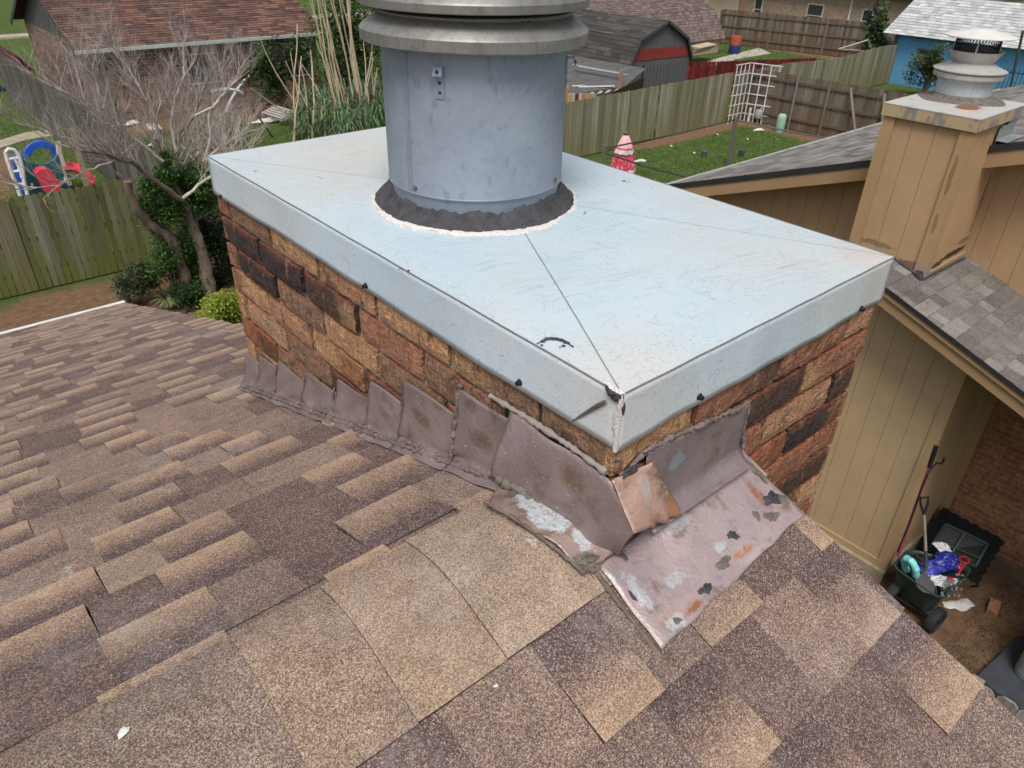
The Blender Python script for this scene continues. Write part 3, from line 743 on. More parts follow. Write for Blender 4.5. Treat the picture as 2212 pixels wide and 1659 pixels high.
a_ = R(-172); n_ = V((math.cos(a_), math.sin(a_), 0)); t_ = V((-n_.y, n_.x, 0)); mb = MB(); mb.obox(V((PX, PY, 5.762))+n_*.1730-t_*.006, t_*.012, n_*.0016, V((0, 0, .245))); mb.build('lap_seam', MC_PIPE, flue)
bracket(-148, 5.985, .052, .008); bracket(-53, 5.985, .052, .012)
for ang, z in ((-168, 5.764), (-66, 5.766)):
    a_ = R(ang); n_ = V((math.cos(a_), math.sin(a_), 0)); p = V((PX, PY, z+.005))+n_*.1735
    mb = MB(); mb.tube([p, p+n_*.002, p+n_*.004], [.004, .0042, .002], 8); mb.build('rivet', plain('rusty rivet %d' % ang, (.14, .09, .06), .7, .4), chim)
b = MB(); q = random.Random(4)   # scratch through the paint near the base
for i in range(2):
    pass
# ---- sealant ring and white caulk
q = random.Random(21)
nA = 120
ph = [q.uniform(0, 6.28) for _ in range(8)]
def wv(a, s_): return sum(math.sin(a*f+ph[i])*w for i, (f, w) in enumerate([(3, .5), (5, .4), (9, .35), (14, .3), (23, .25), (37, .18)]))*s_
def ringmesh(rows_, n=nA):
    mb = MB(); mb.add([p for r_ in rows_ for p in r_], [(i*n+j, i*n+(j+1) % n, (i+1)*n+(j+1) % n, (i+1)*n+j) for i in range(len(rows_)-1) for j in range(n)]); return mb
rows = []
prof = [(.205, .0), (.204, .006), (.199, .0105), (.193, .015), (.187, .020), (.181, .027), (.1765, .036), (.1735, .045), (.170, .046)]
for k, (r_, z) in enumerate(prof):
    row = []
    for j in range(nA):
        a_ = 2*math.pi*j/nA
        rr_ = r_+wv(a_, .0022)*(1 if k < 4 else .5)+q.uniform(-.0011, .0011)
        if k >= 6: rr_ = max(r_, .1712)-.0003
        hs_ = .60+.38*(1-math.cos(a_-R(-128)))/2*1.6+wv(a_+2, .10)+(.10*math.sin(a_*31+ph[2])*math.sin(a_*17+ph[1]))
        zz = z*max(.4, hs_)+(q.uniform(-.0016, .0016) if 0 < k < 7 else 0)
        row.append(V((PX+rr_*math.cos(a_), PY+rr_*math.sin(a_), CT+.003+zz+APX*.25)))
    rows.append(row)
ringmesh(rows[::-1]).build('sealant_ring', MC_TAR, chim, smooth=True, ang=50)
rows = []
for k, (r_, z) in enumerate([(.2185, -.004), (.2180, .0045), (.214, .0065), (.207, .0075), (.200, .008)]):
    row = []
    for j in range(nA*2):
        a_ = math.pi*j/nA
        wd = 1.0 if (a_ % 6.283) > 3.1 else .75
        rr_ = .203+(r_-.203)*wd*max(.12, .75+wv(a_*1.0, .55)+.25*math.sin(a_*53)*math.sin(a_*29+1))+q.uniform(-.0018, .0018)*(k < 3)
        row.append(V((PX+rr_*math.cos(a_), PY+rr_*math.sin(a_), CT+.0025+z+q.uniform(-.0004, .0004))))
    rows.append(row)
ringmesh(rows[::-1], nA*2).build('caulk_ring', MC_CAULK, chim, smooth=True, ang=50)

# ---- step flashing on the left side
STEP = [(1.352, 1.235, 5.158), (1.245, 1.090, 5.200), (1.112, .935, 5.240), (.955, .760, 5.288), (.786, .620, 5.350), (.640, .490, 5.415), (.510, .320, 5.480), (.337, .180, 5.548)]
fq = random.Random(31)
for i, (yf, yn, zt) in enumerate(STEP):
    mb = MB(); lay = -.0012-.0010*i
    s1, s2, s3 = fq.uniform(0, 6), fq.uniform(0, 6), fq.uniform(0, 6)
    def fn(u, v, yf=yf, yn=yn, zt=zt, lay=lay, s1=s1, s2=s2, i=i):
        y = yf+(yn-yf)*u
        zr = FZ-FM*y if y > .13 else roofz(y)+.012
        zr = max(zr, 5.0)
        zbend = zr+.026
        bulge = (-.0045*math.sin(math.pi*min(1, v/.72))*(.5+.5*math.sin(u*3.0+s1))-.0022*math.sin(u*9+v*7+s2)*min(1, v*3))*(1 if v < .72 else 0)
        top = zt+.010*u-.004+.002*math.sin(u*5+s1)-.010*max(0, 1-u/.07)
        edge = -.003*math.exp(-((u-.02)/.05)**2)-.001*math.exp(-((u-.99)/.04)**2)
        if v <= .72:
            t = v/.72; z = top+(zbend-top)*t; x = BI+lay-.002-t*t*.018+bulge+edge*t
        else:
            t = (v-.72)/.28; z = zbend+(zr+.007-zbend)*min(1, t*1.6)+.002*math.sin(y*60+s2); x = BI-.0215+lay*.5-t*.026-.0012*math.sin(y*37)
        return V((x, y, z))
    mb.grid(fn, 16, 18)
    mb.build('step_flashing', MC_FLASH, chim, smooth=True, ang=60, solid=.001)
# last piece folded past the near corner
mb = MB()
A0, A1, A2 = V((-.004, .205, 5.566)), V((.000, .0, 5.563)), V((.0, -.047, 5.500))
B0, B1, B2 = V((-.042, .205, 5.458)), V((-.012, .02, 5.440)), V((.012, -.018, 5.426))
def fold(u, v):
    if u < .72: t = u/.72; a_, b_ = A0.lerp(A1, t), B0.lerp(B1, t)
    else: t = (u-.72)/.28; a_, b_ = A1.lerp(A2, t), B1.lerp(B2, t)
    p = a_.lerp(b_, v); p.x += -.007*math.sin(math.pi*v)*(1-u*.6)+.0022*math.sin(u*15+v*6); p.z += .001*math.sin(u*19)
    return p
mb.grid(fold, 30, 14)
mb.build('corner_flashing', flashmat('corner flashing', [('yz', (.06, 5.53), (.035, .022), (.15, .09, .06), .4, 30, .9), ('yz', (-.03, 5.46), (.02, .01), RUST, .6, 60, .6)]), chim, smooth=True, ang=60, solid=.001)
# rusty tab over the corner
MF_TAB = flashmat('rusty corner tab', [('xy', (.105, -.010), (.045, .022), (.19, .12, .08), .7, 70, .95), ('xy', (.065, -.045), (.030, .012), RUST, .6, 60, .9), ('xy', (.115, -.030), (.030, .010), (.42, .18, .07), .5, 60, .9), ('xy', (.03, .0), (.02, .01), RUST, .6, 80, .7), ('xy', (.05, -.02), (.012, .01), SILV, .8, 120, .5)], (.44, .27, .21), (.58, .38, .31))
mb = MB()
T0, T1, T2, T3 = V((-.0022, -.0012, 5.5645)), V((.076, -.006, 5.560)), V((.142, -.030, 5.441)), V((-.0015, -.0485, 5.5015))
def tab(u, v):
    a_ = T0.lerp(T1, u); b_ = T3.lerp(T2, u); p = a_.lerp(b_, v)
    return p+V((0, -.004, .005))*math.sin(math.pi*v)*math.sin(math.pi*u)+V((0, -.003*math.sin(u*23)*v**4*(u > .3), .0008*math.sin(u*13+v*9)))
mb.grid(tab, 20, 14); mb.build('corner_tab', MF_TAB, chim, smooth=True, ang=60, solid=.001)

# ---- apron pan over the ridge in front of the near face
pats = [('xy', (.305, -.060), (.012, .034), RUST, .5, 60, .95), ('xy', (.055, -.128), (.026, .009), RUST, .6, 60, .95), ('xy', (.195, -.112), (.03, .007), (.40, .16, .06), .7, 60, .8), ('xy', (.33, -.10), (.018, .008), RUST, .7, 80, .7),
        ('xy', (.015, -.128), (.018, .010), SILV, .8, 90, .95), ('xy', (-.028, -.040), (.010, .022), SILV, .9, 90, .9), ('xy', (.00, -.070), (.010, .03), SILV, 1.0, 120, .7), ('xy', (.130, -.030), (.03, .012), SILV, 1.0, 160, .45),
        ('xy', (.165, -.088), (.013, .008), SILV, .9, 130, .9), ('xy', (.060, -.085), (.018, .011), SILV, .9, 160, .6), ('xy', (.03, -.115), (.05, .012), (.46, .33, .30), .8, 60, .6), ('xz', (.155, 5.525), (.022, .020), (.30, .34, .40), .8, 60, .0)]
MF_PAN = flashmat('patchy painted apron', pats, (.33, .25, .255), (.45, .36, .35))
mb = MB()
c00, c10, c11, c01 = V((-.024, -.012, 0)), V((.342, .004, 0)), V((.352, -.122, 0)), V((-.032, -.143, 0))
def pan(u, v):
    p = c00.lerp(c10, u).lerp(c01.lerp(c11, u), v)
    near = (1-v)**3
    z = NZ+NM*p.y+.0075+.002*math.sin(u*11+v*3)*math.sin(v*4)+.003*math.exp(-((u-.3)/.2)**2-((v-.5)/.3)**2)
    if u > .22: z += near*.016*min(1, (u-.22)*5)
    if v > .93: z += .0012*math.sin(u*30); p.y += .0015*math.sin(u*24)
    if u < .05: z += .003*math.sin(v*9)
    return V((p.x, p.y, z))
mb.grid(pan, 48, 30)
apron = mb.build('apron_flashing', MF_PAN, chim, smooth=True, ang=60, solid=.0012)
mb = MB()
def apw(u, v):
    x = .068+(.318-.068)*u; top = 5.584-.034*u+.0025*math.sin(u*14)+.0015*math.sin(u*41)
    zb_ = NZ+.030; t = v
    if t < .6: k_ = t/.6; z = top+(zb_+.022-top)*k_; y = BI-.005-.002*math.sin(u*7+k_*3)-.004*k_*k_
    else: k_ = (t-.6)/.4; a_ = k_*math.pi/2; y = BI-.009-.030*(1-math.cos(a_)); z = zb_+.022-.026*math.sin(a_)
    return V((x, y, z))
mb.grid(apw, 26, 18)
mb.build('apron_upstand', flashmat('apron upstand', [('xz', (.145, 5.527), (.020, .020), (.27, .31, .37), .7, 50, .9)], (.20, .155, .165), (.27, .215, .22)), chim, smooth=True, ang=60, solid=.001)
# silvered lower flange left of the corner
MF_FL = flashmat('silvered flange', [('xy', (-.035, .095), (.030, .055), SILV, .55, 35, .95), ('xy', (-.02, .02), (.015, .02), SILV, .9, 60, .9), ('xy', (-.04, .0), (.02, .016), GREY, .6, 50, .8), ('xy', (-.045, .150), (.014, .010), GREY, .7, 70, .9)], (.24, .15, .12), (.32, .24, .22))
mb = MB()
def flg(u, v):
    lf = [V((-.088, .158, 0)), V((-.080, .110, 0)), V((-.066, .060, 0)), V((-.056, .02, 0)), V((-.048, -.012, 0))]
    rt = [V((-.030, .195, 0)), V((-.020, .150, 0)), V((-.008, .085, 0)), V((.002, .03, 0)), V((.012, -.014, 0))]
    k_ = min(3, int(v*4)); t = v*4-k_; a_ = lf[k_].lerp(lf[k_+1], t); b_ = rt[k_].lerp(rt[k_+1], t); p = a_.lerp(b_, u)
    p.z = ridge_prof((p.y+.042)/.228)[1]+.0125+.0025*math.sin(v*11)*(1-u)+.004*u
    p.x += .003*math.sin(v*13)*(1-u); return p
mb.grid(flg, 16, 40); mb.build('lower_flange', MF_FL, chim, smooth=True, ang=60, solid=.001)
# mastic beads and dabs
def bead(pts, r_, mat, name='mastic_bead', seed=0, n=7, jt=.35):
    q = random.Random(seed); P = []
    for i in range(len(pts)-1):
        a_, b_ = V(pts[i]), V(pts[i+1]); k_ = max(2, int((b_-a_).length/.006))
        for j in range(k_): P.append(a_.lerp(b_, j/k_)+V((q.uniform(-1, 1), q.uniform(-1, 1), q.uniform(-1, 1)))*r_*jt)
    P.append(V(pts[-1])); rad = [r_*q.uniform(.55, 1.25) for _ in P]
    mb = MB(); mb.tube(P, rad, n); return mb.build(name, mat, chim, smooth=True, ang=70)
MF_BEAD = plain('paint-covered mastic', (.19, .142, .135), .7, 0, .5, 40, .8, 120, dirt=(.09, .075, .065))
bead([(-.030, y, FZ-FM*y+.014) for y in [1.33, 1.15, 1.0, .85, .7, .55, .42, .33, .25, .2]], .0050, MF_BEAD, seed=1)
bead([(-.024, y, FZ-FM*y+.020) for y in [1.30, 1.1, .95, .8, .65, .5, .38, .28]], .0042, MF_BEAD, seed=2)
bead([(-.032, .22, 5.452), (-.034, .17, 5.462), (-.026, .11, 5.458), (-.012, .05, 5.448), (.008, -.012, 5.432)], .006, MF_BEAD, seed=3)
bead([(-.040, .19, 5.466), (-.034, .14, 5.464), (-.022, .085, 5.456)], .008, MC_MAST, seed=4)
bead([(-.002, .336, 5.545), (-.012, .335, 5.50), (-.022, .332, 5.44), (-.032, .33, 5.405)], .0048, MF_BEAD, seed=5)
bead([(-.001, .196, 5.560), (-.008, .195, 5.545), (-.012, .185, 5.53)], .007, MF_BEAD, seed=6)
for i, y in enumerate((.515, .648, .802, .955, 1.12)):
    zt = [5.44, 5.37, 5.31, 5.26, 5.22][i]
    bead([(-.004, y, zt), (-.012, y, (zt+FZ-FM*y)/2), (-.022, y, FZ-FM*y+.02)], .0026, MF_BEAD, seed=20+i, n=6)
bead([(.02, .003, 5.557), (.05, .0, 5.571), (.07, .0, 5.583), (.14, .0, 5.574), (.22, .0, 5.564), (.318, .0, 5.554)], .0045, MF_BEAD, seed=7)
bead([(.319, -.001, 5.55), (.319, -.003, 5.50), (.320, -.008, 5.47)], .003, MF_BEAD, seed=8)
for i, (p, r_, st) in enumerate([((.028, -.003, 5.563), (.020, .006), (1, 0, .2)), ((.058, .0, 5.577), (.010, .005), (1, 0, 0)), ((.012, -.020, 5.440), (.014, .004), (0, 1, 0))]):
    blob(p, r_, (-.2, -.6, .8), .7, 50+i, stretch=st, rag=.4).build('sealant_lump', MC_TAR, chim, smooth=True)
bead([(.001, .26, 5.5645), (.001, .17, 5.570), (.001, .08, 5.571), (.001, .012, 5.568)], .0052, plain('smooth grey mortar fillet', (.27, .24, .22), .8, 0, .2, 20), 'mortar_fillet', seed=9, n=9, jt=.05)
dabs = [(.085, -.058, .010, .006, MC_MAST), (.200, -.083, .016, .010, MC_TAR), (.150, -.107, .018, .010, MC_MAST), (.09, -.118, .017, .008, MC_TAR), (.018, -.127, .010, .006, MC_MAST), (.322, -.076, .017, .014, MC_TAR),
        (.292, -.098, .014, .010, MC_MAST), (.338, -.088, .010, .016, MC_MAST), (.336, -.03, .006, .024, MC_MAST), (-.012, -.062, .005, .016, MC_TAR), (.255, -.045, .009, .004, MF_BEAD), (.145, -.052, .012, .003, MF_BEAD), (.270, -.083, .006, .010, MC_MAST)]
for i, (x, y, rx, ry, mt) in enumerate(dabs):
    z = NZ+NM*y+.0085+(.006 if y > -.04 else 0); st = (1, 0, 0) if rx > ry else (0, 1, 0)
    blob((x, y, z), (max(rx, ry), min(rx, ry)), (0, -NM, 1), .35, 60+i, 18, 6, .42, stretch=st).build('sealant_dab', mt, apron, smooth=True)
for i, (x, y, rx, ry) in enumerate([(-.045, .150, .012, .006), (-.062, .130, .016, .006), (-.035, .0, .016, .010), (-.022, .11, .006, .018), (-.03, -.015, .016, .005)]):
    z = ridge_prof((y+.042)/.228)[1]+.0145; st = (1, 0, 0) if rx > ry else (0, 1, 0)
    blob((x, y, z), (max(rx, ry), min(rx, ry)), (0, 0, 1), .35, 80+i, 18, 6, .42, stretch=st).build('sealant_dab', MC_MAST, chim, smooth=True)
MF_EDGE = plain('brown overpaint on shingles', (.155, .118, .098), .7, 0, .4, 40, .5, 120)
# smear of mastic on the shingles along the pan's left edge
bead([(-.032, -.02, NZ+NM*-.02+.006), (-.034, -.08, NZ-NM*.08+.003), (-.037, -.147, NZ-NM*.147+.003)], .0048, MF_EDGE, seed=12, jt=.12)
bead([(-.037, -.147, NZ-NM*.147+.003), (-.028, -.150, NZ-NM*.150+.003)], .004, MF_EDGE, seed=14, jt=.1)
MF_EDGE2 = MF_EDGE
bead([(-.092, .158, 5.468), (-.085, .11, 5.470), (-.070, .06, 5.458), (-.060, .02, 5.444), (-.052, -.014, 5.432)], .0036, MF_EDGE, seed=13, jt=.15)

# ================================================================== NEIGHBOUR HOUSE (right)
BEIGE = (.46, .30, .17)
MB_SIDE = sidingmat('beige wood siding', BEIGE)
ROT = (.035, .028, .022)
MB_CHF = sidingmat('rotted beige chimney siding', BEIGE, stains=[('xz', (7.05, 3.53), (.30, .035), ROT, .95), ('xz', (6.70, 3.50), (.12, .03), ROT, .9), ('xz', (7.30, 4.0), (.03, .35), (.12, .08, .05), .7), ('xz', (7.2, 3.62), (.15, .03), (.20, .12, .06), .8)])
MB_CHS = sidingmat('beige chimney side siding', BEIGE, stains=[('yz', (1.95, 3.52), (.10, .05), (.16, .10, .06), .8), ('yz', (2.3, 3.62), (.2, .03), (.18, .12, .07), .7)])
MB_CHT = sidingmat('peeling beige corner trim', (.42, .275, .145), stains=[('xz', (6.46, 3.50), (.08, .10), (.30, .24, .20), .9), ('yz', (1.84, 4.35), (.02, .22), (.22, .13, .06), .8), ('yz', (1.84, 3.95), (.02, .12), (.24, .15, .08), .8)])
MB_SIDE2 = sidingmat('olive beige wood siding', (.50, .36, .215))
MB_TRIM = sidingmat('beige painted trim', (.48, .325, .18))
MB_FASC = sidingmat('worn tan fascia', (.36, .235, .125))
M_DARKEDGE = plain('dark roof edge metal', (.035, .035, .038), .5, .2)
M_WHITE = plain('white painted metal', (.70, .70, .68), .5, 0, .12)
GREYS = [(.125, .11, .10), (.15, .135, .125), (.175, .16, .145), (.105, .092, .086), (.14, .125, .115), (.21, .195, .18)]
def flat_shingles(name, O, A, D, L, Dn_, e, wr, cols, mat, parent, th=.007, seed=0, clip=None):
    q = random.Random(seed); O, A, D = V(O), V(A).normalized(), V(D).normalized(); N = A.cross(D)
    if N.z < 0: N = -N
    mb = MB(); k = 0; y = 0
    while y < Dn_:
        x = -q.random()*wr[1]
        e_ = min(e, Dn_-y)
        while x < L:
            w = q.uniform(*wr); x0, x1 = max(0, x), min(L, x+w); x += w
            if x1-x0 < .01: continue
            c = q.choice(cols); s_ = q.uniform(.88, 1.12); c = tuple(v*s_ for v in c)
            hh = th*q.choice([1, 1, 1.5])
            a_ = O+A*x0+D*y; b_ = O+A*x1+D*y
            c_ = b_+D*e_+N*hh; d_ = a_+D*e_+N*hh
            mb.face([a_, d_, c_, b_], c)
            mb.face([d_, d_-N*(hh+.004), c_-N*(hh+.004), c_], tuple(v*.3 for v in c))
        y += e
    # underside
    u0 = O-N*.01
    mb.face([u0, u0+A*L, u0+A*L+D*Dn_, u0+D*Dn_], cols[0])
    return mb.build(name, mat, parent)
nh = thing('beige_house', 'beige wood sided house with grey shingle roofs next door on the right', 'house', (9, 1, 0))
# lower roof: z = LZ + LM*y, rake facing us at x=5.9, main gable wall at x=7.38
LZ, LM = 2.789, .355; LX, GX = 5.90, 7.38
ll = math.sqrt(1+LM*LM)
ytop = 2.16; ybot = -1.6
flat_shingles('lower_roof', (LX+.005, ytop, LZ+LM*ytop), (1, 0, 0), (0, -1, -LM), GX-LX-.01, (ytop-ybot)*ll, .143, (.11, .26), GREYS, MS_GREY, nh, .006, 3)
b = MB()
b.prism([(LX-.004, ytop, LZ+LM*ytop+.006), (LX-.004, ybot, LZ+LM*ybot+.006), (LX-.004, ybot, LZ+LM*ybot-.035), (LX-.004, ytop, LZ+LM*ytop-.035)], (.008, 0, 0)); b.build('roof_edge', M_DARKEDGE, nh)
b = MB()
b.prism([(LX+.008, ytop, LZ+LM*ytop-.035), (LX+.008, ybot, LZ+LM*ybot-.035), (LX+.008, ybot, LZ+LM*ybot-.085), (LX+.008, ytop, LZ+LM*ytop-.085)], (.02, 0, 0))
b.prism([(LX+.03, ytop, LZ+LM*ytop-.05), (LX+.03, ybot, LZ+LM*ybot-.05), (LX+.03, ybot, LZ+LM*ybot-.20), (LX+.03, ytop, LZ+LM*ytop-.20)], (.025, 0, 0)); b.build('fascia', MB_FASC, nh)
b = MB(); b.prism([(LX+.056, ytop, LZ+LM*ytop-.06), (LX+.056, ybot, LZ+LM*ybot-.06), (LX+.056, ybot, LZ+LM*ybot-.075), (LX+.056, ytop, LZ+LM*ytop-.075)], (.42, 0, 0)); b.build('soffit', MB_SIDE2, nh)
# lower wall (projecting bay) x=6.38, corner at y=1.13
WX, WY = 6.40, 1.16
def sidewall_x(name, X, y0, y1, z0, zf, parent, mat, pitch=.2, t=.02):
    """board siding in the plane x=X facing -x between y0,y1, top zf(y)"""
    mb = MB(); y = y0
    while y < y1-.001:
        ye = min(y+pitch-.005, y1)
        mb.prism([(X, y, z0), (X, ye, z0), (X, ye, zf(ye)), (X, y, zf(y))], (t, 0, 0))
        mb.prism([(X+.006, ye, z0), (X+.006, min(ye+.005, y1), z0), (X+.006, min(ye+.005, y1), zf(ye)), (X+.006, ye, zf(ye))], (t-.006, 0, 0)) if ye < y1-.001 else None
        y += pitch
    return mb.build(name, mat, parent)
def sidewall_y(name, Y, x0, x1, z0, zt, parent, mat, pitch=.2, t=.02):
    mb = MB(); x = x0
    while x < x1-.001:
        xe = min(x+pitch-.005, x1); mb.box(x, xe, Y, Y+t, z0, zt)
        if xe < x1-.001: mb.box(xe, min(xe+.005, x1), Y+.006, Y+t, z0, zt)
        x += pitch
    return mb.build(name, mat, parent)
lowtop = lambda y: LZ+LM*min(y, 2.16)-.07
sidewall_x('bay_wall', WX, WY+.09, 2.36, .20, lowtop, nh, MB_SIDE2, .203)
sidewall_y('bay_return_wall', WY, WX+.02, 7.85, .20, LZ+LM*WY-.08, nh, MB_SIDE2, .203)
b = MB(); b.prism([(WX-.02, WY-.005, .16), (WX-.02, WY+.088, .16), (WX-.02, WY+.088, lowtop(WY+.088)), (WX-.02, WY-.005, lowtop(WY))], (.019, 0, 0)); b.box(WX-.02, WX+.07, WY-.024, WY-.006, .16, lowtop(WY)-.005)
b.build('corner_board', MB_TRIM, nh)
b = MB(); b.box(WX-.017, WX-.001, WY+.089, 2.36, .16, .25); b.build('base_board', MB_TRIM, nh)
MT_FOUND = plain('stained foundation concrete', (.34, .29, .21), .95, 0, .3, 5, .4, 50, dirt=(.14, .10, .07))
b = MB(); b.box(WX-.06, 7.85, WY-.03, 2.4, 0, .159); b.build('foundation', MT_FOUND, nh)
# recessed brick wall: runs along x beyond the return, facing -x at x=7.62
MBR = wallbrick('orange brown brick', (.30, .125, .065), (.40, .20, .11), (.34, .27, .20), 'y', .203, .0695)
b = MB(); b.box(7.62, 7.9, -3.5, WY-.002, .18, LZ+LM*-.2+.4); b.build('brick_wall', MBR, nh)
b = MB(); b.box(7.56, 7.9, -3.5, WY-.03, 0, .18); b.build('foundation', plain('dirt stained foundation', (.17, .12, .085), .95, 0, .35, 5, .4, 50, dirt=(.08, .055, .04)), nh)
b = MB(); b.prism([(7.615, WY-.003, LZ+LM*WY-.08), (7.615, WY-.10, LZ+LM*WY-.11), (7.615, WY-.10, .2), (7.615, WY-.003, .2)], (-.02, 0, 0)); b.build('trim_board', MB_TRIM, nh)
# frieze board under lower roof on the recessed side
b = MB(); b.prism([(7.55, WY-.03, LZ+LM*WY-.08), (7.55, ybot+.2, LZ+LM*(ybot+.2)-.08), (7.55, ybot+.2, LZ+LM*(ybot+.2)-.26), (7.55, WY-.03, LZ+LM*WY-.26)], (.05, 0, 0)); b.build('frieze', MB_TRIM, nh)
# main gable: rake plane x=6.98, eave corner y=5.27,z=3.34 rising toward -y
RX = 6.98; UM = .352; UZ = lambda y: 3.34+(5.27-y)*UM
yr_ = -1.2
sidewall_x('gable_wall', GX, -1.5, 4.9, 2.2, lambda y: UZ(y)-.12, nh, MB_SIDE, .203)
sidewall_x('lower_wall', GX, 2.38, 4.9, 0, lambda y: 2.195, nh, MB_SIDE2, .203)
sidewall_y('bay_end_wall', 2.36, WX+.02, GX-.002, .16, LZ+LM*2.16-.08, nh, MB_SIDE2, .203)
lu = math.sqrt(1+UM*UM)
o = flat_shingles('upper_roof', (RX+.005, yr_, UZ(yr_)), (1, 0, 0), (0, 1, -UM), 11, (5.25-yr_)*lu, .143, (.15, .40), [(.15, .135, .125), (.19, .175, .165), (.22, .205, .19), (.13, .115, .105), (.24, .22, .205)], MS_GREY, nh, .006, 5)
b = MB(); b.prism([(RX-.004, yr_, UZ(yr_)+.006), (RX-.004, 5.27, UZ(5.27)+.006), (RX-.004, 5.27, UZ(5.27)-.06), (RX-.004, yr_, UZ(yr_)-.06)], (.008, 0, 0)); b.build('roof_edge', M_DARKEDGE, nh)
b = MB()
b.prism([(RX+.008, yr_, UZ(yr_)-.045), (RX+.008, 5.25, UZ(5.25)-.045), (RX+.008, 5.25, UZ(5.25)-.20), (RX+.008, yr_, UZ(yr_)-.20)], (.025, 0, 0))
b.build('fascia', MB_FASC, nh)
b = MB(); b.prism([(RX+.034, yr_, UZ(yr_)-.09), (RX+.034, 5.2, UZ(5.2)-.09), (RX+.034, 5.2, UZ(5.2)-.105), (RX+.034, yr_, UZ(yr_)-.105)], (.40, 0, 0)); b.build('soffit', MB_SIDE2, nh)
b = MB(); b.box(RX+.01, 18, 5.27, 5.33, 3.27, 3.335); b.build('gutter', plain('dull pale gutter', (.36, .35, .33), .6), nh)
b = MB(); b.box(GX+.05, 18, 4.75, 4.9, 0, 3.2); b.build('back_wall', wallbrick('beige brick', (.34, .25, .17), (.40, .30, .21), (.36, .32, .27), 'x'), nh)

# beige chimney standing through the lower roof
bc = thing('beige_wood_chimney', 'peeling beige board chimney with stained cap and round metal flue on the house next door', 'chimney', (6.9, 2.2, 3))
bx0, bx1, by0, by1, bz = 6.44, 7.38, 1.80, 2.53, 4.78
b = MB()
def gpr(nm, pts): pass
sidewall_x('x', bx0, by0+.085, by1-.085, 3.2, lambda y: bz, bc, MB_CHS, .203).name = 'side_panel'
sidewall_y('x', by0, bx0+.085, bx1, 3.2, bz, bc, MB_CHF, .16).name = 'front_panel'
b = MB(); b.box(bx0+.02, bx1, by1-.02, by1, 3.2, bz); b.build('back_panel', MB_SIDE, bc)
for (a_, c_) in ((bx0, by0), (bx0, by1)):
    b = MB(); sy = 1 if c_ == by0 else -1
    b.box(bx0-.022, bx0-.002, min(c_-.022*sy, c_+.085*sy), max(c_-.022*sy, c_+.085*sy), 3.2, bz-.02)
    b.box(bx0-.001, bx0+.085, min(c_-.022*sy, c_-.001*sy), max(c_-.022*sy, c_-.001*sy), 3.2, bz-.02)
    b.build('corner_board', MB_CHT, bc)
b = MB(); b.box(bx0+.09, bx1-.01, by0-.018, by0-.002, 3.40, 3.475); b.build('base_trim', MB_CHT, bc)
blob((bx0-.03, by0+.02, 3.47), (.05, .04), (-.5, -.5, 1), .9, 700).build('sealant_lump', MC_TAR, bc, smooth=True)
b = MB(); b.tube([(bx0-.03, 2.14, LZ+LM*2.14+.01), (bx0-.03, by0-.02, LZ+LM*by0+.012), (bx1-.1, by0-.035, LZ+LM*(by0-.03)+.012)], .014, 6); b.build('sealant_bead', MC_TAR, bc, smooth=True)
b = MB(); b.box(bx1-.03, bx1+.0, by0-.022, by0-.001, 4.56, bz-.02); b.build('edge_strip', M_DARKEDGE, bc)
MB_CAPM = M('rust stained chimney cap', .6, .1)
c = MB_CAPM.mix(MB_CAPM.ramp(MB_CAPM.noise(5, 5, .7), [(.35, 0.0), (.65, 1.0)]), (.50, .47, .42), (.44, .47, .50))
c = MB_CAPM.mix(MB_CAPM.ramp(MB_CAPM.noise(7, 6, .75), [(.53, 0.0), (.66, .7)]), c, (.42, .26, .14))
c = MB_CAPM.mix(MB_CAPM.ell((6.80, 2.02), (.14, .10), .6, 14, .2, 2), c, (.26, .10, .05)); MB_CAPM.col(c)
b = MB(); b.box(bx0-.045, bx1+.07, by0-.045, by1+.045, bz+.085, bz+.092); b.build('chimney_cap', MB_CAPM.mat, bc)
MSK = M('peeling beige cap skirt', .7); c = MSK.mix(MSK.ramp(MSK.noise(5, 5, .7, vec=MSK.vs((1, 1, .5))), [(.50, 0.0), (.56, 1.0)]), (.42, .31, .18), (.22, .20, .185)); MSK.col(c)
b = MB(); b.box(bx0-.043, bx0-.035, by0-.043, by1+.043, bz-.015, bz+.084); b.box(bx0-.034, bx1+.068, by0-.043, by0-.035, bz-.015, bz+.084); b.box(bx0-.034, bx1+.068, by1+.035, by1+.043, bz-.015, bz+.084)
b.build('cap_skirt', MSK.mat, bc)
fx, fy = 7.175, 2.235
b = MB(); b.lathe((fx, fy, 0), [(.235, 4.86), (.235, 5.06)], 48); b.build('flue_pipe', galv('neighbour flue', (.38, .42, .45), (.52, .56, .58), .5, .3, None, .25), bc, smooth=True)
def rj(k, j, a): return (.02*math.sin(a*3)+.012*math.sin(a*7+1) if k < 2 else 0, 0)
b = MB(); b.lathe((fx, fy, 4.872), [(.36, 0), (.34, .008), (.27, .02), (.238, .05), (.235, .051)], 48, jit=rj); b.build('sealant_ring', MC_MAST, bc, smooth=True)
MNC = galv('tan grey storm collar', (.42, .40, .38), (.52, .50, .48), .45, .3)
b = MB(); b.lathe((fx, fy, 0), [(.236, 5.035), (.245, 5.035), (.247, 5.055), (.285, 5.062), (.288, 5.07), (.285, 5.10), (.28, 5.103)], 48); b.build('storm_collar', MNC, bc, smooth=True, ang=30)
b = MB(); b.lathe((fx, fy, 0), [(.20, 5.095), (.27, 5.10), (.302, 5.118), (.302, 5.124), (.235, 5.150), (.165, 5.182), (.16, 5.19)], 48); b.build('flue_cone', MNC, bc, smooth=True, ang=30)
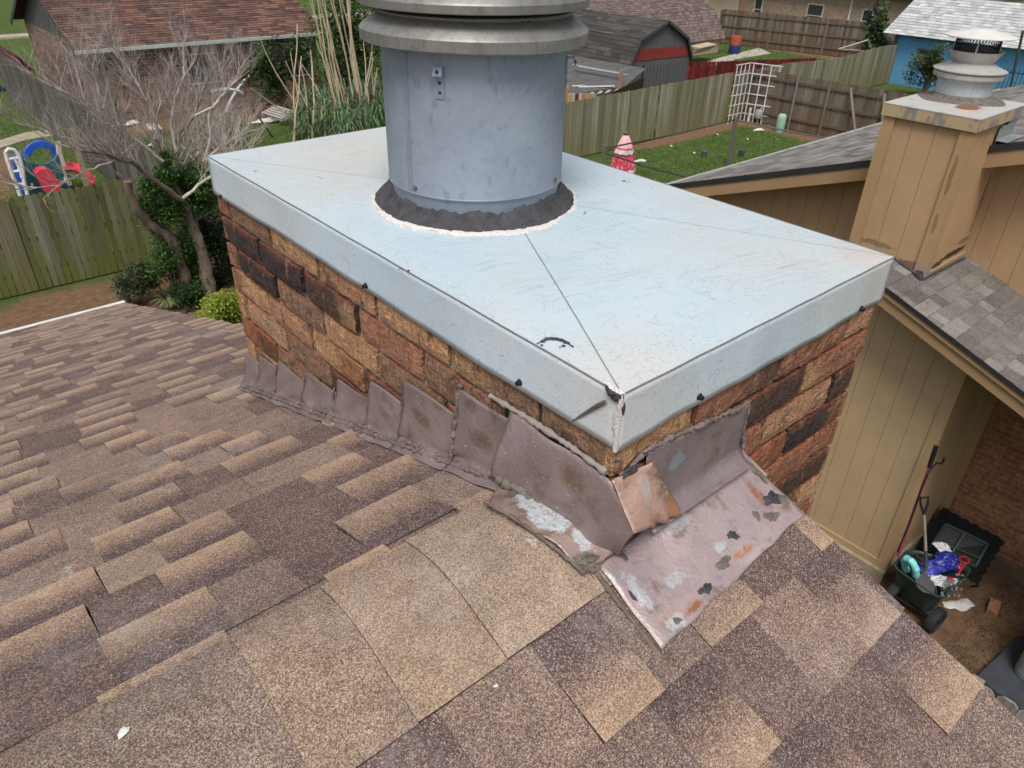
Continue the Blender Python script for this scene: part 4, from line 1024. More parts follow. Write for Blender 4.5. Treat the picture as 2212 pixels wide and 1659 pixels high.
b = MB(); b.lathe((fx, fy, 0), [(.160, 5.178), (.165, 5.182), (.224, 5.278), (.227, 5.280), (.220, 5.278), (.158, 5.186), (.02, 5.184)], 48); b.build('flue_bowl', MNC, bc, smooth=True, ang=30)
b = MB()
q = random.Random(1)
for j in range(44):
    for sgn in (1, -1):
        pts = []
        for k in range(5): a_ = 2*math.pi*(j+sgn*k*.75)/44; pts.append((fx+.175*math.cos(a_), fy+.175*math.sin(a_), 5.20+k*.05))
        b.tube(pts, .0028, 3, cap=False)
b.build('spark_screen', MC_BLACK, bc)
for a_deg in (200, 320, 80):
    a_ = R(a_deg); b = MB(); b.tube([(fx+.215*math.cos(a_), fy+.215*math.sin(a_), 5.26), (fx+.20*math.cos(a_), fy+.20*math.sin(a_), 5.40)], .007, 5); b.build('cap_strut', MNC.copy() if hasattr(MNC, 'zz') else MNC, bc)
b = MB(); b.lathe((fx, fy, 0), [(.285, 5.388), (.292, 5.392), (.292, 5.397), (.24, 5.412), (.115, 5.440), (.10, 5.447), (.001, 5.452)], 48); b.build('rain_cap', galv('pale rain cap', (.62, .60, .56), (.70, .68, .64), .5, .1), bc, smooth=True, ang=40)
# stepped flashing at the chimney / upper roof junction
b = MB(); pz = [(6.99, by0-.025, 4.50), (7.0, by0-.025, 4.70), (7.06, by0-.025, 4.735), (7.16, by0-.025, 4.725), (7.20, by0-.025, 4.76), (7.36, by0-.025, 4.75), (7.37, by0-.025, 4.50)]
b.prism(pz, (0, -.004, 0)); b.box(6.97, 7.37, by0-.13, by0-.03, UZ(by0-.13)+.008, UZ(by0-.13)+.013)
b.build('side_flashing', galv('dull flashing', (.20, .21, .22), (.36, .38, .39), .5, .4), bc)

# ================================================================== FENCES
FA = woodmat('mossy fence wood', (.13, .14, .03)); FG = woodmat('grey fence wood', None); FC = woodmat('green grey fence wood', (.17, .165, .06))
FB = woodmat('dark weathered fence wood', (.14, .075, .04))
def fence(name, p0, p1, h, side, mat, label, cols, picket=.14, base=.04, rail=True, post_every=2.4, posts_front=False, group=None, gaps=(), cap=0.0, seed=1, dog=True, rmat=None, hfun=None):
    """pickets on the 'side' (unit normal) face of the line, rails and posts behind"""
    p0, p1 = V((*p0, 0)), V((*p1, 0)); d = (p1-p0); L = d.length; d.normalize(); s_ = V((*side, 0))
    q = random.Random(seed); root = thing(name, label, 'fence', tuple((p0+p1)/2), group)
    mb = MB(); x = 0
    while x < L:
        w = picket-.010*q.uniform(.5, 2.0); g_ = any(a <= x <= b_ for a, b_ in gaps)
        if not g_:
            c = q.choice(cols); k_ = q.uniform(.72, 1.25); c = tuple(v*k_ for v in c); hh = h*(hfun(x/L) if hfun else 1)+q.uniform(-.012, .012); tl = q.uniform(-.012, .012)
            o_ = p0+d*x+s_*q.uniform(.0, .006)+V((0, 0, base)); e = .03 if dog else .0
            P = [o_, o_+d*w, o_+d*(w+tl)+V((0, 0, hh-base-e)), o_+d*(w-e+tl)+V((0, 0, hh-base)), o_+d*(e+tl)+V((0, 0, hh-base)), o_+d*tl+V((0, 0, hh-base-e))]
            mb.prism(P, s_*.016, c)
        x += picket
    mb.build('pickets', mat, root)
    if rail:
        for zz in (.35, .95, h-.28):
            mb = MB(); o_ = p0-s_*.045+V((0, 0, zz)); mb.obox(o_, d*L, s_*.04, V((0, 0, .085)), tuple(v*.9 for v in cols[0])); mb.build('rail', rmat or mat, root)
    n_ = max(1, int(L/post_every)); 
    for i in range(n_+1):
        c_ = p0+d*(L*i/n_)-s_*.085; mb = MB(); mb.obox(c_-d*.04, d*.08, s_*.038, V((0, 0, h-.05)), tuple(v*1.05 for v in cols[-1])); mb.build('post', rmat or mat, root)
    return root
GREEN = [(.165, .15, .09), (.13, .122, .068), (.195, .18, .125), (.105, .104, .052), (.15, .132, .096)]
GREY_ = [(.110, .098, .090), (.13, .117, .106), (.095, .084, .077), (.145, .13, .12)]
GG = [(.20, .19, .13), (.24, .23, .17), (.17, .165, .11), (.27, .255, .20), (.19, .185, .135)]
BRN = [(.125, .108, .09), (.15, .13, .108), (.105, .09, .076), (.175, .155, .13)]
fence('picket_fence', (-8, 14.95), (3.98, 14.95), 1.80, (0, -1), FA, 'mossy green board fence behind our yard in front of the playset', GREEN+[(.20, .19, .16)], seed=2, post_every=2.4, picket=.118)
fence('picket_fence', (4.02, 14.95), (7.6, 15.15), 1.72, (0, -1), FA, 'dark grey board fence section hidden behind the bare tree trunk', [tuple(v*.9 for v in c) for c in GREY_], seed=3)  # pickets slightly darker than the plain grey palette
fence('picket_fence', (7.8, 15.2), (14.2, 15.3), 1.80, (0, -1), woodmat('orange brown fence wood'), 'low orange brown board fence below the tall reeds', [(.26, .15, .09), (.30, .12, .05), (.22, .155, .11), (.34, .17, .09), (.25, .19, .14)], seed=4)
fence('picket_fence', (4.0, 33.5), (4.0, 15.1), 1.80, (-1, 0), FG, 'long grey board fence running away beside the playset lawn', GREY_, seed=5, gaps=((13.0, 13.6),))
fence('picket_fence', (14.4, 15.32), (24.3, 15.55), 1.72, (0, -1), FC, 'pale green grey board fence behind the closed parasol', GG, seed=6, gaps=((4.85, 4.93), (9.05, 9.13)), post_every=4.1)
fence('picket_fence', (24.4, 15.45), (24.6, 3.0), 1.80, (1, 0), FB, 'dark brown board fence with its rails showing behind the white trellis', BRN, seed=7, post_every=2.6)
fence('picket_fence', (24.5, 15.6), (36.3, 15.75), 1.62, (0, -1), FC, 'pale board fence running on past the trellis to the blue shed', GG, seed=8, post_every=4, hfun=lambda t: 1.0+.05*math.sin(t*9))
fence('picket_fence', (40.3, 28.2), (42.8, 16.0), 1.85, (1, 0), FB, 'tall dark board fence across the far end of the lawn', BRN, seed=9, post_every=3.0)
fence('picket_fence', (4.4, 30.0), (4.4, 36.6), 1.75, (-1, 0), plain('dark red fence paint', (.10, .012, .012), .6, attr=True), 'dark red board fence beside the brown roofed house', [(.12, .014, .014), (.09, .012, .014), (.15, .02, .018)], seed=10, picket=.16)
# two leaning braces on the dark fence
for (x, y, yo) in ((24.32, 11.6, -.7), (24.32, 10.45, -.35)):
    b = MB(); b.tube([(x-.05, y+yo, .05), (x-.02, y, 1.72)], .055, 4, (.22, .19, .15)); tag(b.build('fence_brace', FB), 'grey timber brace leaning on the dark rail fence, %s of the two' % ('upper longer' if y > 11 else 'shorter'), 'brace', 'braces leaning on the dark fence')
# section of fence between the houses, lower right
fence('picket_fence', (4.00, -.20), (4.04, -1.60), 1.80, (-1, 0), woodmat('grey picket tops', None), 'short weathered grey fence between the two houses at the lower right', [(.26, .23, .20), (.31, .28, .25), (.22, .19, .17)], seed=12)

# ================================================================== LEFT BACKGROUND HOUSE
hL = thing('brown_roof_house', 'low brick house with brown shingle roof and grey gable beyond the bare tree', 'house', (12, 31, 0))
HX0, HX1, HY0, HY1 = 5.6, 13.6, 27.4, 35.6; HM = .42; EZ = 2.42
ridge_y = (HY0+HY1)/2; RZ = EZ+HM*(ridge_y-(HY0-.45))
BRC = [(.115, .062, .052), (.135, .075, .06), (.085, .05, .045), (.17, .098, .072), (.075, .045, .042), (.12, .07, .058)]
s_ = math.sqrt(1+HM*HM)
flat_shingles('front_roof', (HX0-.38, ridge_y, RZ), (1, 0, 0), (0, -1, -HM), HX1-HX0+.6, (ridge_y-(HY0-.45))*s_, .15, (.15, .55), BRC, MS_FAR, hL, .012, 7)
flat_shingles('back_roof', (HX0-.38, ridge_y, RZ), (1, 0, 0), (0, 1, -HM), HX1-HX0+.6, (HY1+.45-ridge_y)*s_, .3, (.3, .6), BRC, MS_FAR, hL, .012, 8)
ML_BR = wallbrick('brown brick', (.13, .08, .065), (.27, .18, .14), (.30, .26, .22), 'x', .30, .10)
ML_BRY = wallbrick('brown brick side', (.13, .08, .065), (.27, .18, .14), (.30, .26, .22), 'y', .30, .10)
b = MB(); b.box(HX0+.01, HX1, HY0, HY0+.2, 0, 2.45); b.build('front_wall', ML_BR, hL)
b = MB(); b.box(HX0, HX0+.2, HY0+.01, HY1, 0, 2.5); b.build('side_wall', ML_BRY, hL)
M_GAB = plain('grey gable siding', (.085, .082, .082), .7, 0, .1)
b = MB(); b.prism([(HX0-.02, HY0-.05, 2.45), (HX0-.02, HY1+.05, 2.45), (HX0-.02, ridge_y, RZ-.1)], (.1, 0, 0)); b.build('gable', M_GAB, hL)
b = MB()
b.prism([(HX0-.40, HY0-.5, EZ-.04), (HX0-.40, ridge_y, RZ-.02), (HX0-.40, ridge_y, RZ-.2), (HX0-.40, HY0-.5, EZ-.2)], (.03, 0, 0))
b.prism([(HX0-.40, HY1+.5, EZ-.04), (HX0-.40, ridge_y, RZ-.02), (HX0-.40, ridge_y, RZ-.2), (HX0-.40, HY1+.5, EZ-.2)], (.03, 0, 0)); b.build('rake_board', plain('dark rake paint', (.05, .05, .05), .6), hL)
M_GUT = plain('pale green grey gutter', (.42, .47, .43), .5, 0, .15)
b = MB(); b.box(HX0-.4, HX1+.2, HY0-.56, HY0-.46, EZ-.10, EZ+.0); b.build('gutter', M_GUT, hL)
b = MB(); b.tube([(HX0+.35, HY0-.5, EZ-.1), (HX0+.38, HY0-.4, EZ-.3), (HX0+.4, HY0-.06, EZ-.55), (HX0+.4, HY0-.06, .15), (HX0+.4, HY0-.25, .05)], .05, 4); b.build('downspout', plain('grey downspout', (.32, .36, .38), .5), hL)
M_CND = plain('grey conduit', (.36, .36, .36), .5)
b = MB(); b.box(HX0-.05, HX0-.01, 30.0, 30.05, .5, 2.0); b.build('conduit', M_CND, hL)
b = MB(); b.tube([(HX0-.06, 28.9, 2.3), (HX0-.06, 28.9, .6)], .04, 4); b.build('conduit', M_CND, hL)
def window(parent, axis, a0, a1, z0, z1, at, fmat, glass, name='window'):
    mb = MB(); d_ = .04
    if axis == 'y':
        for (x0, x1, q0, q1) in ((a0, a1, z0, z0+.06), (a0, a1, z1-.06, z1), (a0, a0+.06, z0+.06, z1-.06), (a1-.06, a1, z0+.06, z1-.06), ((a0+a1)/2-.02, (a0+a1)/2+.02, z0+.06, z1-.06)): mb.box(x0, x1, at-d_, at-.002, q0, q1)
        f = mb.build(name, fmat, parent); mb = MB(); mb.box(a0+.05, a1-.05, at-.02, at-.004, z0+.05, z1-.05); mb.build('pane', glass, f)
    else:
        for (x0, x1, q0, q1) in ((a0, a1, z0, z0+.06), (a0, a1, z1-.06, z1), (a0, a0+.06, z0+.06, z1-.06), (a1-.06, a1, z0+.06, z1-.06), (a0+.06, a1-.06, (z0+z1)/2-.02, (z0+z1)/2+.02)): mb.box(at-d_, at-.002, x0, x1, q0, q1)
        f = mb.build(name, fmat, parent); mb = MB(); mb.box(at-.02, at-.004, a0+.05, a1-.05, z0+.05, z1-.05); mb.build('pane', glass, f)
M_GLASS = plain('dark window glass', (.03, .04, .045), .12, 0, .2, 3, spec=.6)
window(hL, 'y', 8.6, 9.8, 1.0, 2.0, HY0, plain('grey window frame', (.4, .38, .35)), M_GLASS)
window(hL, 'y', 12.2, 13.3, .9, 2.1, HY0, plain('grey blue frame', (.3, .32, .36)), M_GLASS)

# ================================================================== FAR RIGHT BACKGROUND
# gambrel barn shed, front facing -y at y=19.3
barn = thing('barn_shed', 'grey gambrel barn shed with a red band and red corner boards', 'shed', (24, 21, 0))
BY = 19.3; GB = [(22.10, 1.50), (22.62, 2.42), (24.15, 2.98), (25.5, 2.30), (25.95, 1.50)]
SG = sidingmat('grey shed siding', (.115, .115, .125)); RED = plain('dull red paint', (.22, .035, .03), .7, 0, .15)
b = MB(); P = [(GB[0][0]+.06, BY, 0), (GB[-1][0]-.06, BY, 0)]+[(x-(.03 if x > 24 else -.03), BY, z-.05) for x, z in GB[::-1]]
b.prism(P, (0, .08, 0)); b.build('front_wall', SG, barn)
b = MB(); x = 22.3
while x < 25.8: b.box(x, x+.018, BY-.012, BY-.002, .1, 1.40); x += .2
b.box(24.78, 24.80, BY-.012, BY-.002, 2.05, 2.4)
b.build('groove_shade', plain('dark groove', (.06, .06, .065), .8), barn)  # raised dark strips put the shade of siding grooves into colour
b = MB(); b.prism([(22.28, BY-.02, 1.66), (25.78, BY-.02, 1.60), (25.62, BY-.02, 1.98), (22.50, BY-.02, 2.06)], (0, .017, 0)); b.build('red_band', RED, barn)
for x in (22.12, 25.83): b = MB(); b.box(x, x+.09, BY-.025, BY-.003, 0, 1.5); b.build('corner_board', RED, barn)
DKG = [(.055, .052, .048), (.07, .065, .06), (.05, .046, .043), (.085, .078, .07), (.065, .058, .052)]
BL = 5.6
for i in range(4):
    (xa_, za_), (xb_, zb_) = GB[i], GB[i+1]
    top, bot = ((xb_, zb_), (xa_, za_)) if zb_ > za_ else ((xa_, za_), (xb_, zb_))
    d_ = V((bot[0]-top[0], 0, bot[1]-top[1])); ln = d_.length
    flat_shingles('roof_slope', (top[0], BY-.12, top[1]), (0, 1, 0), d_, BL, ln+.08*(i in (0, 3)), .16, (.25, .9), DKG, MS_FAR, barn, .01, 20+i)
    b = MB(); a_ = V((GB[i][0], BY-.15, GB[i][1])); c_ = V((GB[i+1][0], BY-.15, GB[i+1][1])); n_ = (c_-a_).cross(V((0, 1, 0))).normalized(); n_ = n_ if n_.z < 0 else -n_
    b.obox(a_, c_-a_, V((0, .03, 0)), n_*.10); b.build('barge_board', plain('dark barge board', (.05, .055, .06), .6), barn)
b = MB(); b.box(22.16, 22.24, BY+.08, BY+BL-.2, 0, 1.5); b.box(25.8, 25.88, BY+.08, BY+BL-.2, 0, 1.5); b.build('side_wall', SG, barn)
b = MB(); b.tube([(23.05, BY-.03, 1.50), (23.0, BY-.03, 1.1), (23.02, BY-.03, .75)], .022, 5); b.build('hasp', MC_BLACK, barn)
# lean-to scrap roof and ladders left of the barn
ls = thing('lean_to', 'tumbledown lean-to of scrap boards with pale sheets beside the barn', 'shelter', (20.5, 18.2, 0))
MSC = woodmat('scrap timber', None)
b = MB(); b.prism([onz(1225, 118, 1.75), onz(1395, 148, 1.75), onz(1350, 186, 1.45), onz(1225, 205, 1.4)], (0, 0, -.04), (.10, .095, .09)); b.build('roof_sheet', plain('grey tar paper', (.10, .098, .095), .9, 0, .3, 3), ls)
for i in range(6):
    a_ = onz(1238+i*17, 208-i*1.5, 1.35); c_ = onz(1262+i*17, 190-i*1.5, 1.42); b = MB(); w = V((.22, .03, 0)); b.prism([a_, a_+w, c_+w, c_], (0, 0, .02)); b.build('board', plain('whitewashed board %d' % i, (.48+.05*(i % 2), .45, .38), .8, 0, .4, 8, dirt=(.2, .17, .13)), ls)
for (x, y0_, y1_, c) in ((1229, 186, 228, (.36, .22, .13)), (1345, 152, 200, (.30, .20, .14)), (1240, 205, 225, (.45, .28, .12)), (1286, 203, 222, (.45, .30, .15))):
    top_ = ony(x, y0_, 16.9); b = MB(); b.box(top_.x-.05, top_.x+.05, 16.9, 17.0, 0, top_.z); b.build('post', plain('bare stud', c, .8, 0, .2), ls)
for i, c in enumerate([(.50, .32, .13), (.50, .47, .42), (.22, .025, .02), (.52, .50, .46), (.42, .25, .13), (.50, .32, .13), (.45, .27, .12)]):
    t0 = ony(1229+i*7.5, 203, 16.6); b = MB(); b.box(t0.x, t0.x+.13, 16.6+.01*(i % 2), 16.65, .2, t0.z); b.build('plank', plain('plank %d' % i, c, .8, 0, .2), ls)
b = MB(); b.prism([onz(1310, 205, 1.5), onz(1392, 165, 1.5), onz(1388, 195, .9), onz(1320, 220, .9)], (0, 0, -.03)); b.build('side_panel', plain('brown plank wall', (.12, .085, .065), .9), ls)
def ladder(name, label, pts, n, mat, w=(0, 0, .3)):
    a_, c_, wv_ = V(pts[0]), V(pts[1]), V(w); b = MB()
    root = thing(name, label, 'ladder', tuple(a_))
    for o_ in (V((0, 0, 0)), wv_):
        b = MB(); b.tube([a_+o_, c_+o_], .028, 4); b.build('side_rail', mat, root)
    for i in range(n): b = MB(); p = a_.lerp(c_, (i+.5)/n); b.tube([p, p+wv_], .02, 4); b.build('rung', mat, root)
ML_AL = plain('dull aluminium', (.33, .34, .34), .5, .3)
ladder('ladder', 'dull metal ladder lying on the lean-to roof nearest the barn wall', (onz(1236, 140, 1.80), onz(1340, 158, 1.80)), 7, ML_AL, (-.10, -.42, 0))
ladder('ladder', 'pale metal ladder lying along the front of the lean-to', (onz(1236, 186, 1.48), onz(1312, 184, 1.48)), 5, plain('pale aluminium', (.5, .5, .48), .5, .3), (-.02, -.33, .02))
# red picket fence right of the barn
fence('picket_fence', (26.0, 19.2), (31.5, 17.0), 1.35, (0, -1), plain('wine red paint', (.1, .01, .01), .6, attr=True), 'low wine red picket fence beside the barn shed', [(.11, .012, .014), (.085, .01, .012), (.13, .016, .016)], seed=14)
# heap of rusted roofing sheets
b = MB(); q = random.Random(6)
rs = thing('scrap_sheets', 'stack of rusty pale roofing sheets beside the beige shed', 'scrap metal', (31, 23, 0), None)
for i in range(7):
    a_ = onz(1494+i*3, 118-i*2.2, .5+.05*i); ln = V((1.9, .35, 0)); wd = V((.15, .75, 0))
    b = MB(); b.prism([a_, a_+ln, a_+ln+wd, a_+wd], (0, 0, .02)); b.build('sheet', plain('rusty sheet %d' % i, [(.50, .40, .28), (.42, .28, .18), (.55, .48, .36)][i % 3], .7, .1, .4, 4, dirt=(.3, .12, .06)), rs)
# beige gambrel shed behind
bs = thing('beige_shed', 'cream sided outbuilding with a mauve brown gambrel roof behind the barn', 'shed', (31, 27, 0))
SY = 26.0
wl = ony(1558, 82, SY); wb = ony(1365, 105, SY)
MCRM = sidingmat('cream siding', (.50, .43, .30))
b = MB(); b.box(wb.x-3, wl.x-.1, SY, SY+.1, 0, wl.z+.1); b.build('front_wall', MCRM, bs)
b = MB(); b.box(wl.x-.12, wl.x-.09, SY+.1, SY+5, 0, wl.z+.1); b.build('side_wall', MCRM, bs)
MAUVE = [(.135, .098, .092), (.16, .12, .11), (.115, .082, .078), (.18, .14, .13)]
k1 = V((0, 1.0, 1.35)); k2 = V((0, 2.6, 1.0))
Lr = wl.x-(wb.x-5)+.15
o1 = V((wb.x-5, SY-.2, wl.z)); 
flat_shingles('lower_slope', o1+k1, (1, 0, 0), -k1, Lr, k1.length, .17, (.15, .3), MAUVE, MS_FAR, bs, .012, 31)
flat_shingles('upper_slope', o1+k1+k2, (1, 0, 0), -k2, Lr, k2.length, .17, (.15, .3), MAUVE, MS_FAR, bs, .012, 32)
b = MB(); b.prism([(wl.x+.05, SY-.2, wl.z), tuple(V((wl.x+.05, 0, 0))+V((0, (o1+k1).y, (o1+k1).z))), (wl.x+.05, (o1+k1+k2).y, (o1+k1+k2).z), (wl.x+.05, SY+6, wl.z)], (-.05, 0, 0)); b.build('gable_end', MCRM, bs)
# house corner right of it, cream wall and brown post
hc = thing('cream_house', 'cream walled house corner with a brick pier behind the beige shed', 'house', (37, 30, 0))
a_ = ony(1562, 60, 29); c_ = ony(1600, 60, 29)
b = MB(); b.box(a_.x-2, c_.x-.6, 29, 29.2, 0, 3.4); b.build('wall', MCRM, hc)
b = MB(); b.box(c_.x-.6, c_.x, 28.9, 29.3, 0, 3.4); b.build('brick_pier', wallbrick('pier brick', (.28, .15, .09), (.34, .2, .12), (.3, .26, .2), 'x'), hc)
b = MB(); b.box(a_.x-2.5, c_.x+.5, 28.3, 33, 3.4, 3.6); b.build('roof', plain('dark roof', (.08, .07, .065), .9), hc)
# far brick house with windows
fh = thing('tan_brick_house', 'tan brick house with dark windows beyond the tall dark fence', 'house', (50, 26, 0))
FX = 47.0
b = MB(); b.box(FX, FX+.3, 17, 37, 0, 2.7); b.build('wall', wallbrick('tan brick', (.27, .19, .14), (.36, .26, .19), (.36, .32, .27), 'y', .25, .09), fh)
wt = plain('white window frame', (.55, .55, .52), .6)
for (xa_, xb_) in ((1746, 1782), (1868, 1892), (1630, 1648)):
    p0_, p1_ = onx(xa_, 10, FX), onx(xb_, 10, FX); window(fh, 'x', min(p0_.y, p1_.y), max(p0_.y, p1_.y), .7, 2.0, FX, wt, M_GLASS)
b = MB(); p_ = onx(1838, 20, FX); b.tube([(FX-.06, p_.y, 2.7), (FX-.06, p_.y, 0)], .06, 4); b.build('downspout', wt, fh)
b = MB(); b.box(FX-.5, FX+9, 16.5, 37.5, 2.7, 2.85); b.build('roof', plain('brown far roof', (.12, .09, .08), .9), fh)
# red and blue drum
dr = thing('plastic_drum', 'orange red drum with a blue base standing on the far patio', 'drum', tuple(onz(1585, 116, 0)))
p_ = onz(1585, 116, 0); b = MB(); b.lathe(p_, [(.001, .45), (.30, .45), (.31, .52), (.29, .62), (.31, .72), (.29, .9), (.001, .9)], 16); b.build('body', plain('faded orange red', (.38, .08, .045), .6), dr, smooth=True)
b = MB(); b.lathe(p_, [(.001, 0), (.31, .0), (.33, .2), (.31, .45), (.29, .449), (.001, .449)], 16); b.build('base', plain('dark blue plastic', (.02, .035, .14), .5), dr, smooth=True)
p_ = onz(1640, 88, 0); b = MB(); b.lathe(p_, [(.3, 0), (.38, .35), (.36, .38), (.30, .36), (.001, .30)], 14); tag(b.build('planter_pot', plain('dark pot', (.05, .04, .035), .7)), 'dark round planter pot by the foot of the far fence', 'pot')
p_ = onz(1640, 82, .38); blob(p_, (.30, .22), (0, 0, 1), 1.2, 3, rag=.4).build('ornament', plain('pale glazed ornament', (.42, .50, .50), .4)); tag(bpy.data.objects['ornament'], 'pale grey green ornament sitting in the dark planter pot', 'ornament')
# blue shed
bl = thing('blue_shed', 'bright blue shed with a pale shingle roof behind the beige chimney', 'shed', (38, 14, 0))
MBL = sidingmat('bright blue siding', (.12, .33, .56), dirt=(.05, .15, .3))
BX = 36.5; y1_, y0_ = 16.0, 9.5
sidewall_x('x', BX, y0_, y1_, 0, lambda y: 2.25, bl, MBL, .30).name = 'front_wall'
b = MB(); b.prism([(BX+.02, y1_+.01, 0), (BX+4.4, y1_+.01, 0), (BX+4.4, y1_+.01, 2.25), (BX+2.2, y1_+.01, 3.5), (BX+.02, y1_+.01, 2.25)], (0, -.05, 0)); b.build('gable_wall', MBL, bl)
b = MB(); b.prism([(BX+.02, y0_-.01, 0), (BX+4.4, y0_-.01, 0), (BX+4.4, y0_-.01, 2.25), (BX+2.2, y0_-.01, 3.5), (BX+.02, y0_-.01, 2.25)], (0, .05, 0)); b.build('gable_wall', MBL, bl)
b = MB(); b.box(BX-.03, BX-.002, y1_-.12, y1_+.03, 0, 2.25); b.build('corner_board', plain('dark grey trim', (.09, .09, .10), .7), bl)
PALE = [(.40, .41, .42), (.46, .47, .47), (.36, .37, .38), (.50, .50, .50)]
flat_shingles('roof_slope', (BX+2.2, y1_+.45, 3.52), (0, -1, 0), (-2.6, 0, -1.42), y1_-y0_+.8, 2.98, .20, (.28, .32), PALE, MS_FAR, bl, .012, 41)
flat_shingles('roof_slope', (BX+2.2, y1_+.45, 3.52), (0, -1, 0), (2.6, 0, -1.42), y1_-y0_+.8, 2.98, .20, (.28, .32), PALE, MS_FAR, bl, .012, 42)
pw0, pw1 = onx(1722, 130, BX), onx(1760, 128, BX)
pw0 = onx((1350+1715*.52)/1.1302, (225*.52)/1.1302, BX); pw1 = onx((1350+1805*.52)/1.1302, (300*.52)/1.1302, BX)
window(bl, 'x', pw1.y, pw0.y, pw1.z, pw0.z, BX, plain('dark window trim', (.12, .11, .11)), M_GLASS)
# string of lights
b = MB(); yA = y1_-.3
sp_ = [(BX-.05, yA-i*.28, 2.12-.13*abs(math.sin(i*.55))) for i in range(16)]
b.tube(sp_, .012, 4); tag(b.build('light_string', plain('dark cable', (.04, .05, .06))), 'thin dark string of lights drooping along the blue wall', 'string lights')

# ------------------------------------------------------------------ foliage helper
def leafcloud(name, clumps, n, size, cols, parent=None, seed=0, mat=None, flat=.5, droop=0):
    q = random.Random(seed); mb = MB(); tot = sum(r_[0]*r_[1]*r_[2] if hasattr(r_, '__len__') else r_**3 for _, r_ in clumps)
    for c_, r_ in clumps:
        if not hasattr(r_, '__len__'): r_ = (r_, r_, r_)
        k_ = int(n*(r_[0]*r_[1]*r_[2])/tot)+6; tint = q.uniform(.7, 1.3)
        for _ in range(k_):
            while True:
                d_ = V((q.gauss(0, 1), q.gauss(0, 1), q.gauss(0, 1)))
                if d_.length > .01: break
            d_.normalize(); rr_ = q.random()**.45*q.uniform(.75, 1.15)
            p = V(c_)+V((d_.x*r_[0], d_.y*r_[1], d_.z*r_[2]))*rr_
            if p.z < .02: continue
            a_ = V((q.uniform(-1, 1), q.uniform(-1, 1), q.uniform(-flat, flat)-droop)).normalized()
            b_ = a_.cross(V((q.uniform(-.5, .5), q.uniform(-.5, .5), 1))).normalized(); s1 = size*q.uniform(.6, 1.3); s2 = s1*.42
            c = q.choice(cols); k2_ = tint*q.uniform(.75, 1.25); c = tuple(v*k2_ for v in c)
            mb.face([p-a_*s1*.5, p+b_*s2*.5, p+a_*s1*.5, p-b_*s2*.5], c)
    return mb.build(name, mat or ML_LEAF, parent)
ML_LEAF = leafmat('leaf')
GRN = [(.045, .10, .018), (.07, .14, .03), (.03, .07, .014), (.10, .17, .04)]
DGN = [(.025, .055, .016), (.035, .075, .02), (.05, .09, .03)]
BARK = plain('grey brown bark', (.17, .13, .105), .95, 0, .4, 9, .8, 60)
TWIG = plain('bleached bark', (.46, .41, .37), .9, 0, .35, 12)
def shrub(name, label, c, r_, n, size, cols, seed, cat='shrub', group=None, stems=5):
    root = thing(name, label, cat, (c[0], c[1], 0), group); q = random.Random(seed)
    cl = [((c[0]+q.uniform(-.6, .6)*r_[0], c[1]+q.uniform(-.6, .6)*r_[1], c[2]+q.uniform(-.6, .6)*r_[2]), tuple(v*q.uniform(.35, .6) for v in r_)) for _ in range(12)]
    leafcloud('foliage', cl, n, size, cols, root, seed)
    for i in range(stems):
        b = MB(); e = V(cl[i][0]); b.tube([(c[0]+q.uniform(-.1, .1), c[1]+q.uniform(-.1, .1), 0), ((c[0]+e.x)/2+q.uniform(-.1, .1), (c[1]+e.y)/2, e.z*.5), e], [.03, .02, .008], 5); b.build('stem', BARK, root)
    return root

# ================================================================== THE BARE TREE
tree = thing('bare_tree', 'bare grey multi-stemmed tree with ivy green leaves on its lower limbs by the mossy fence', 'tree', (3.2, 12.7, 0))
tq = random.Random(77)
def px(pts, Y, dy=0):
    return [ony(x, y, Y+dy*i/len(pts)) for i, (x, y) in enumerate(pts)]
trunks = [
 ([(455, 660), (450, 610), (440, 560), (425, 510), (408, 470), (392, 430), (370, 395), (352, 350), (335, 300)], .125, .045, 12.5, .3),
 ([(405, 640), (398, 590), (385, 545), (360, 505), (330, 490), (300, 460), (282, 425), (275, 392)], .10, .065, 12.7, -.2),
 ([(448, 600), (432, 540), (424, 490), (418, 430), (425, 380), (440, 350)], .06, .03, 12.9, .5),
 ([(392, 430), (360, 410), (318, 380), (290, 350), (262, 345), (225, 330), (195, 328), (150, 318)], .045, .012, 12.3, -1.0),
 ([(425, 510), (400, 440), (385, 380), (380, 330), (390, 290), (420, 250), (432, 205)], .05, .02, 12.8, .6),
 ([(352, 350), (300, 310), (262, 270), (232, 235), (210, 190), (200, 150)], .034, .010, 12.4, -.5),
 ([(318, 380), (290, 330), (262, 290), (218, 260), (170, 215), (120, 190)], .032, .008, 12.2, -.8),
 ([(352, 350), (345, 290), (330, 240), (300, 190), (280, 150), (250, 110)], .034, .010, 12.8, .3),
 ([(380, 330), (370, 270), (380, 210), (400, 160), (395, 110)], .032, .010, 13.0, .6),
 ([(420, 250), (460, 230), (495, 190), (515, 160)], .026, .008, 12.9, .8),
 ([(392, 430), (430, 400), (470, 372), (500, 350)], .03, .01, 12.3, -.4),
 ([(195, 328), (150, 300), (100, 285), (60, 270), (25, 262)], .016, .005, 12.0, -.5),
 ([(262, 345), (215, 355), (180, 375), (130, 400), (60, 410), (20, 390)], .016, .004, 12.0, -.6),
 ([(440, 350), (470, 320), (520, 290), (540, 270)], .022, .006, 13.0, .4),
 ([(440, 350), (455, 300), (450, 250), (470, 200), (480, 150)], .026, .008, 13.1, .5)]
tb = MB(); ends = []
limb_mbs = []
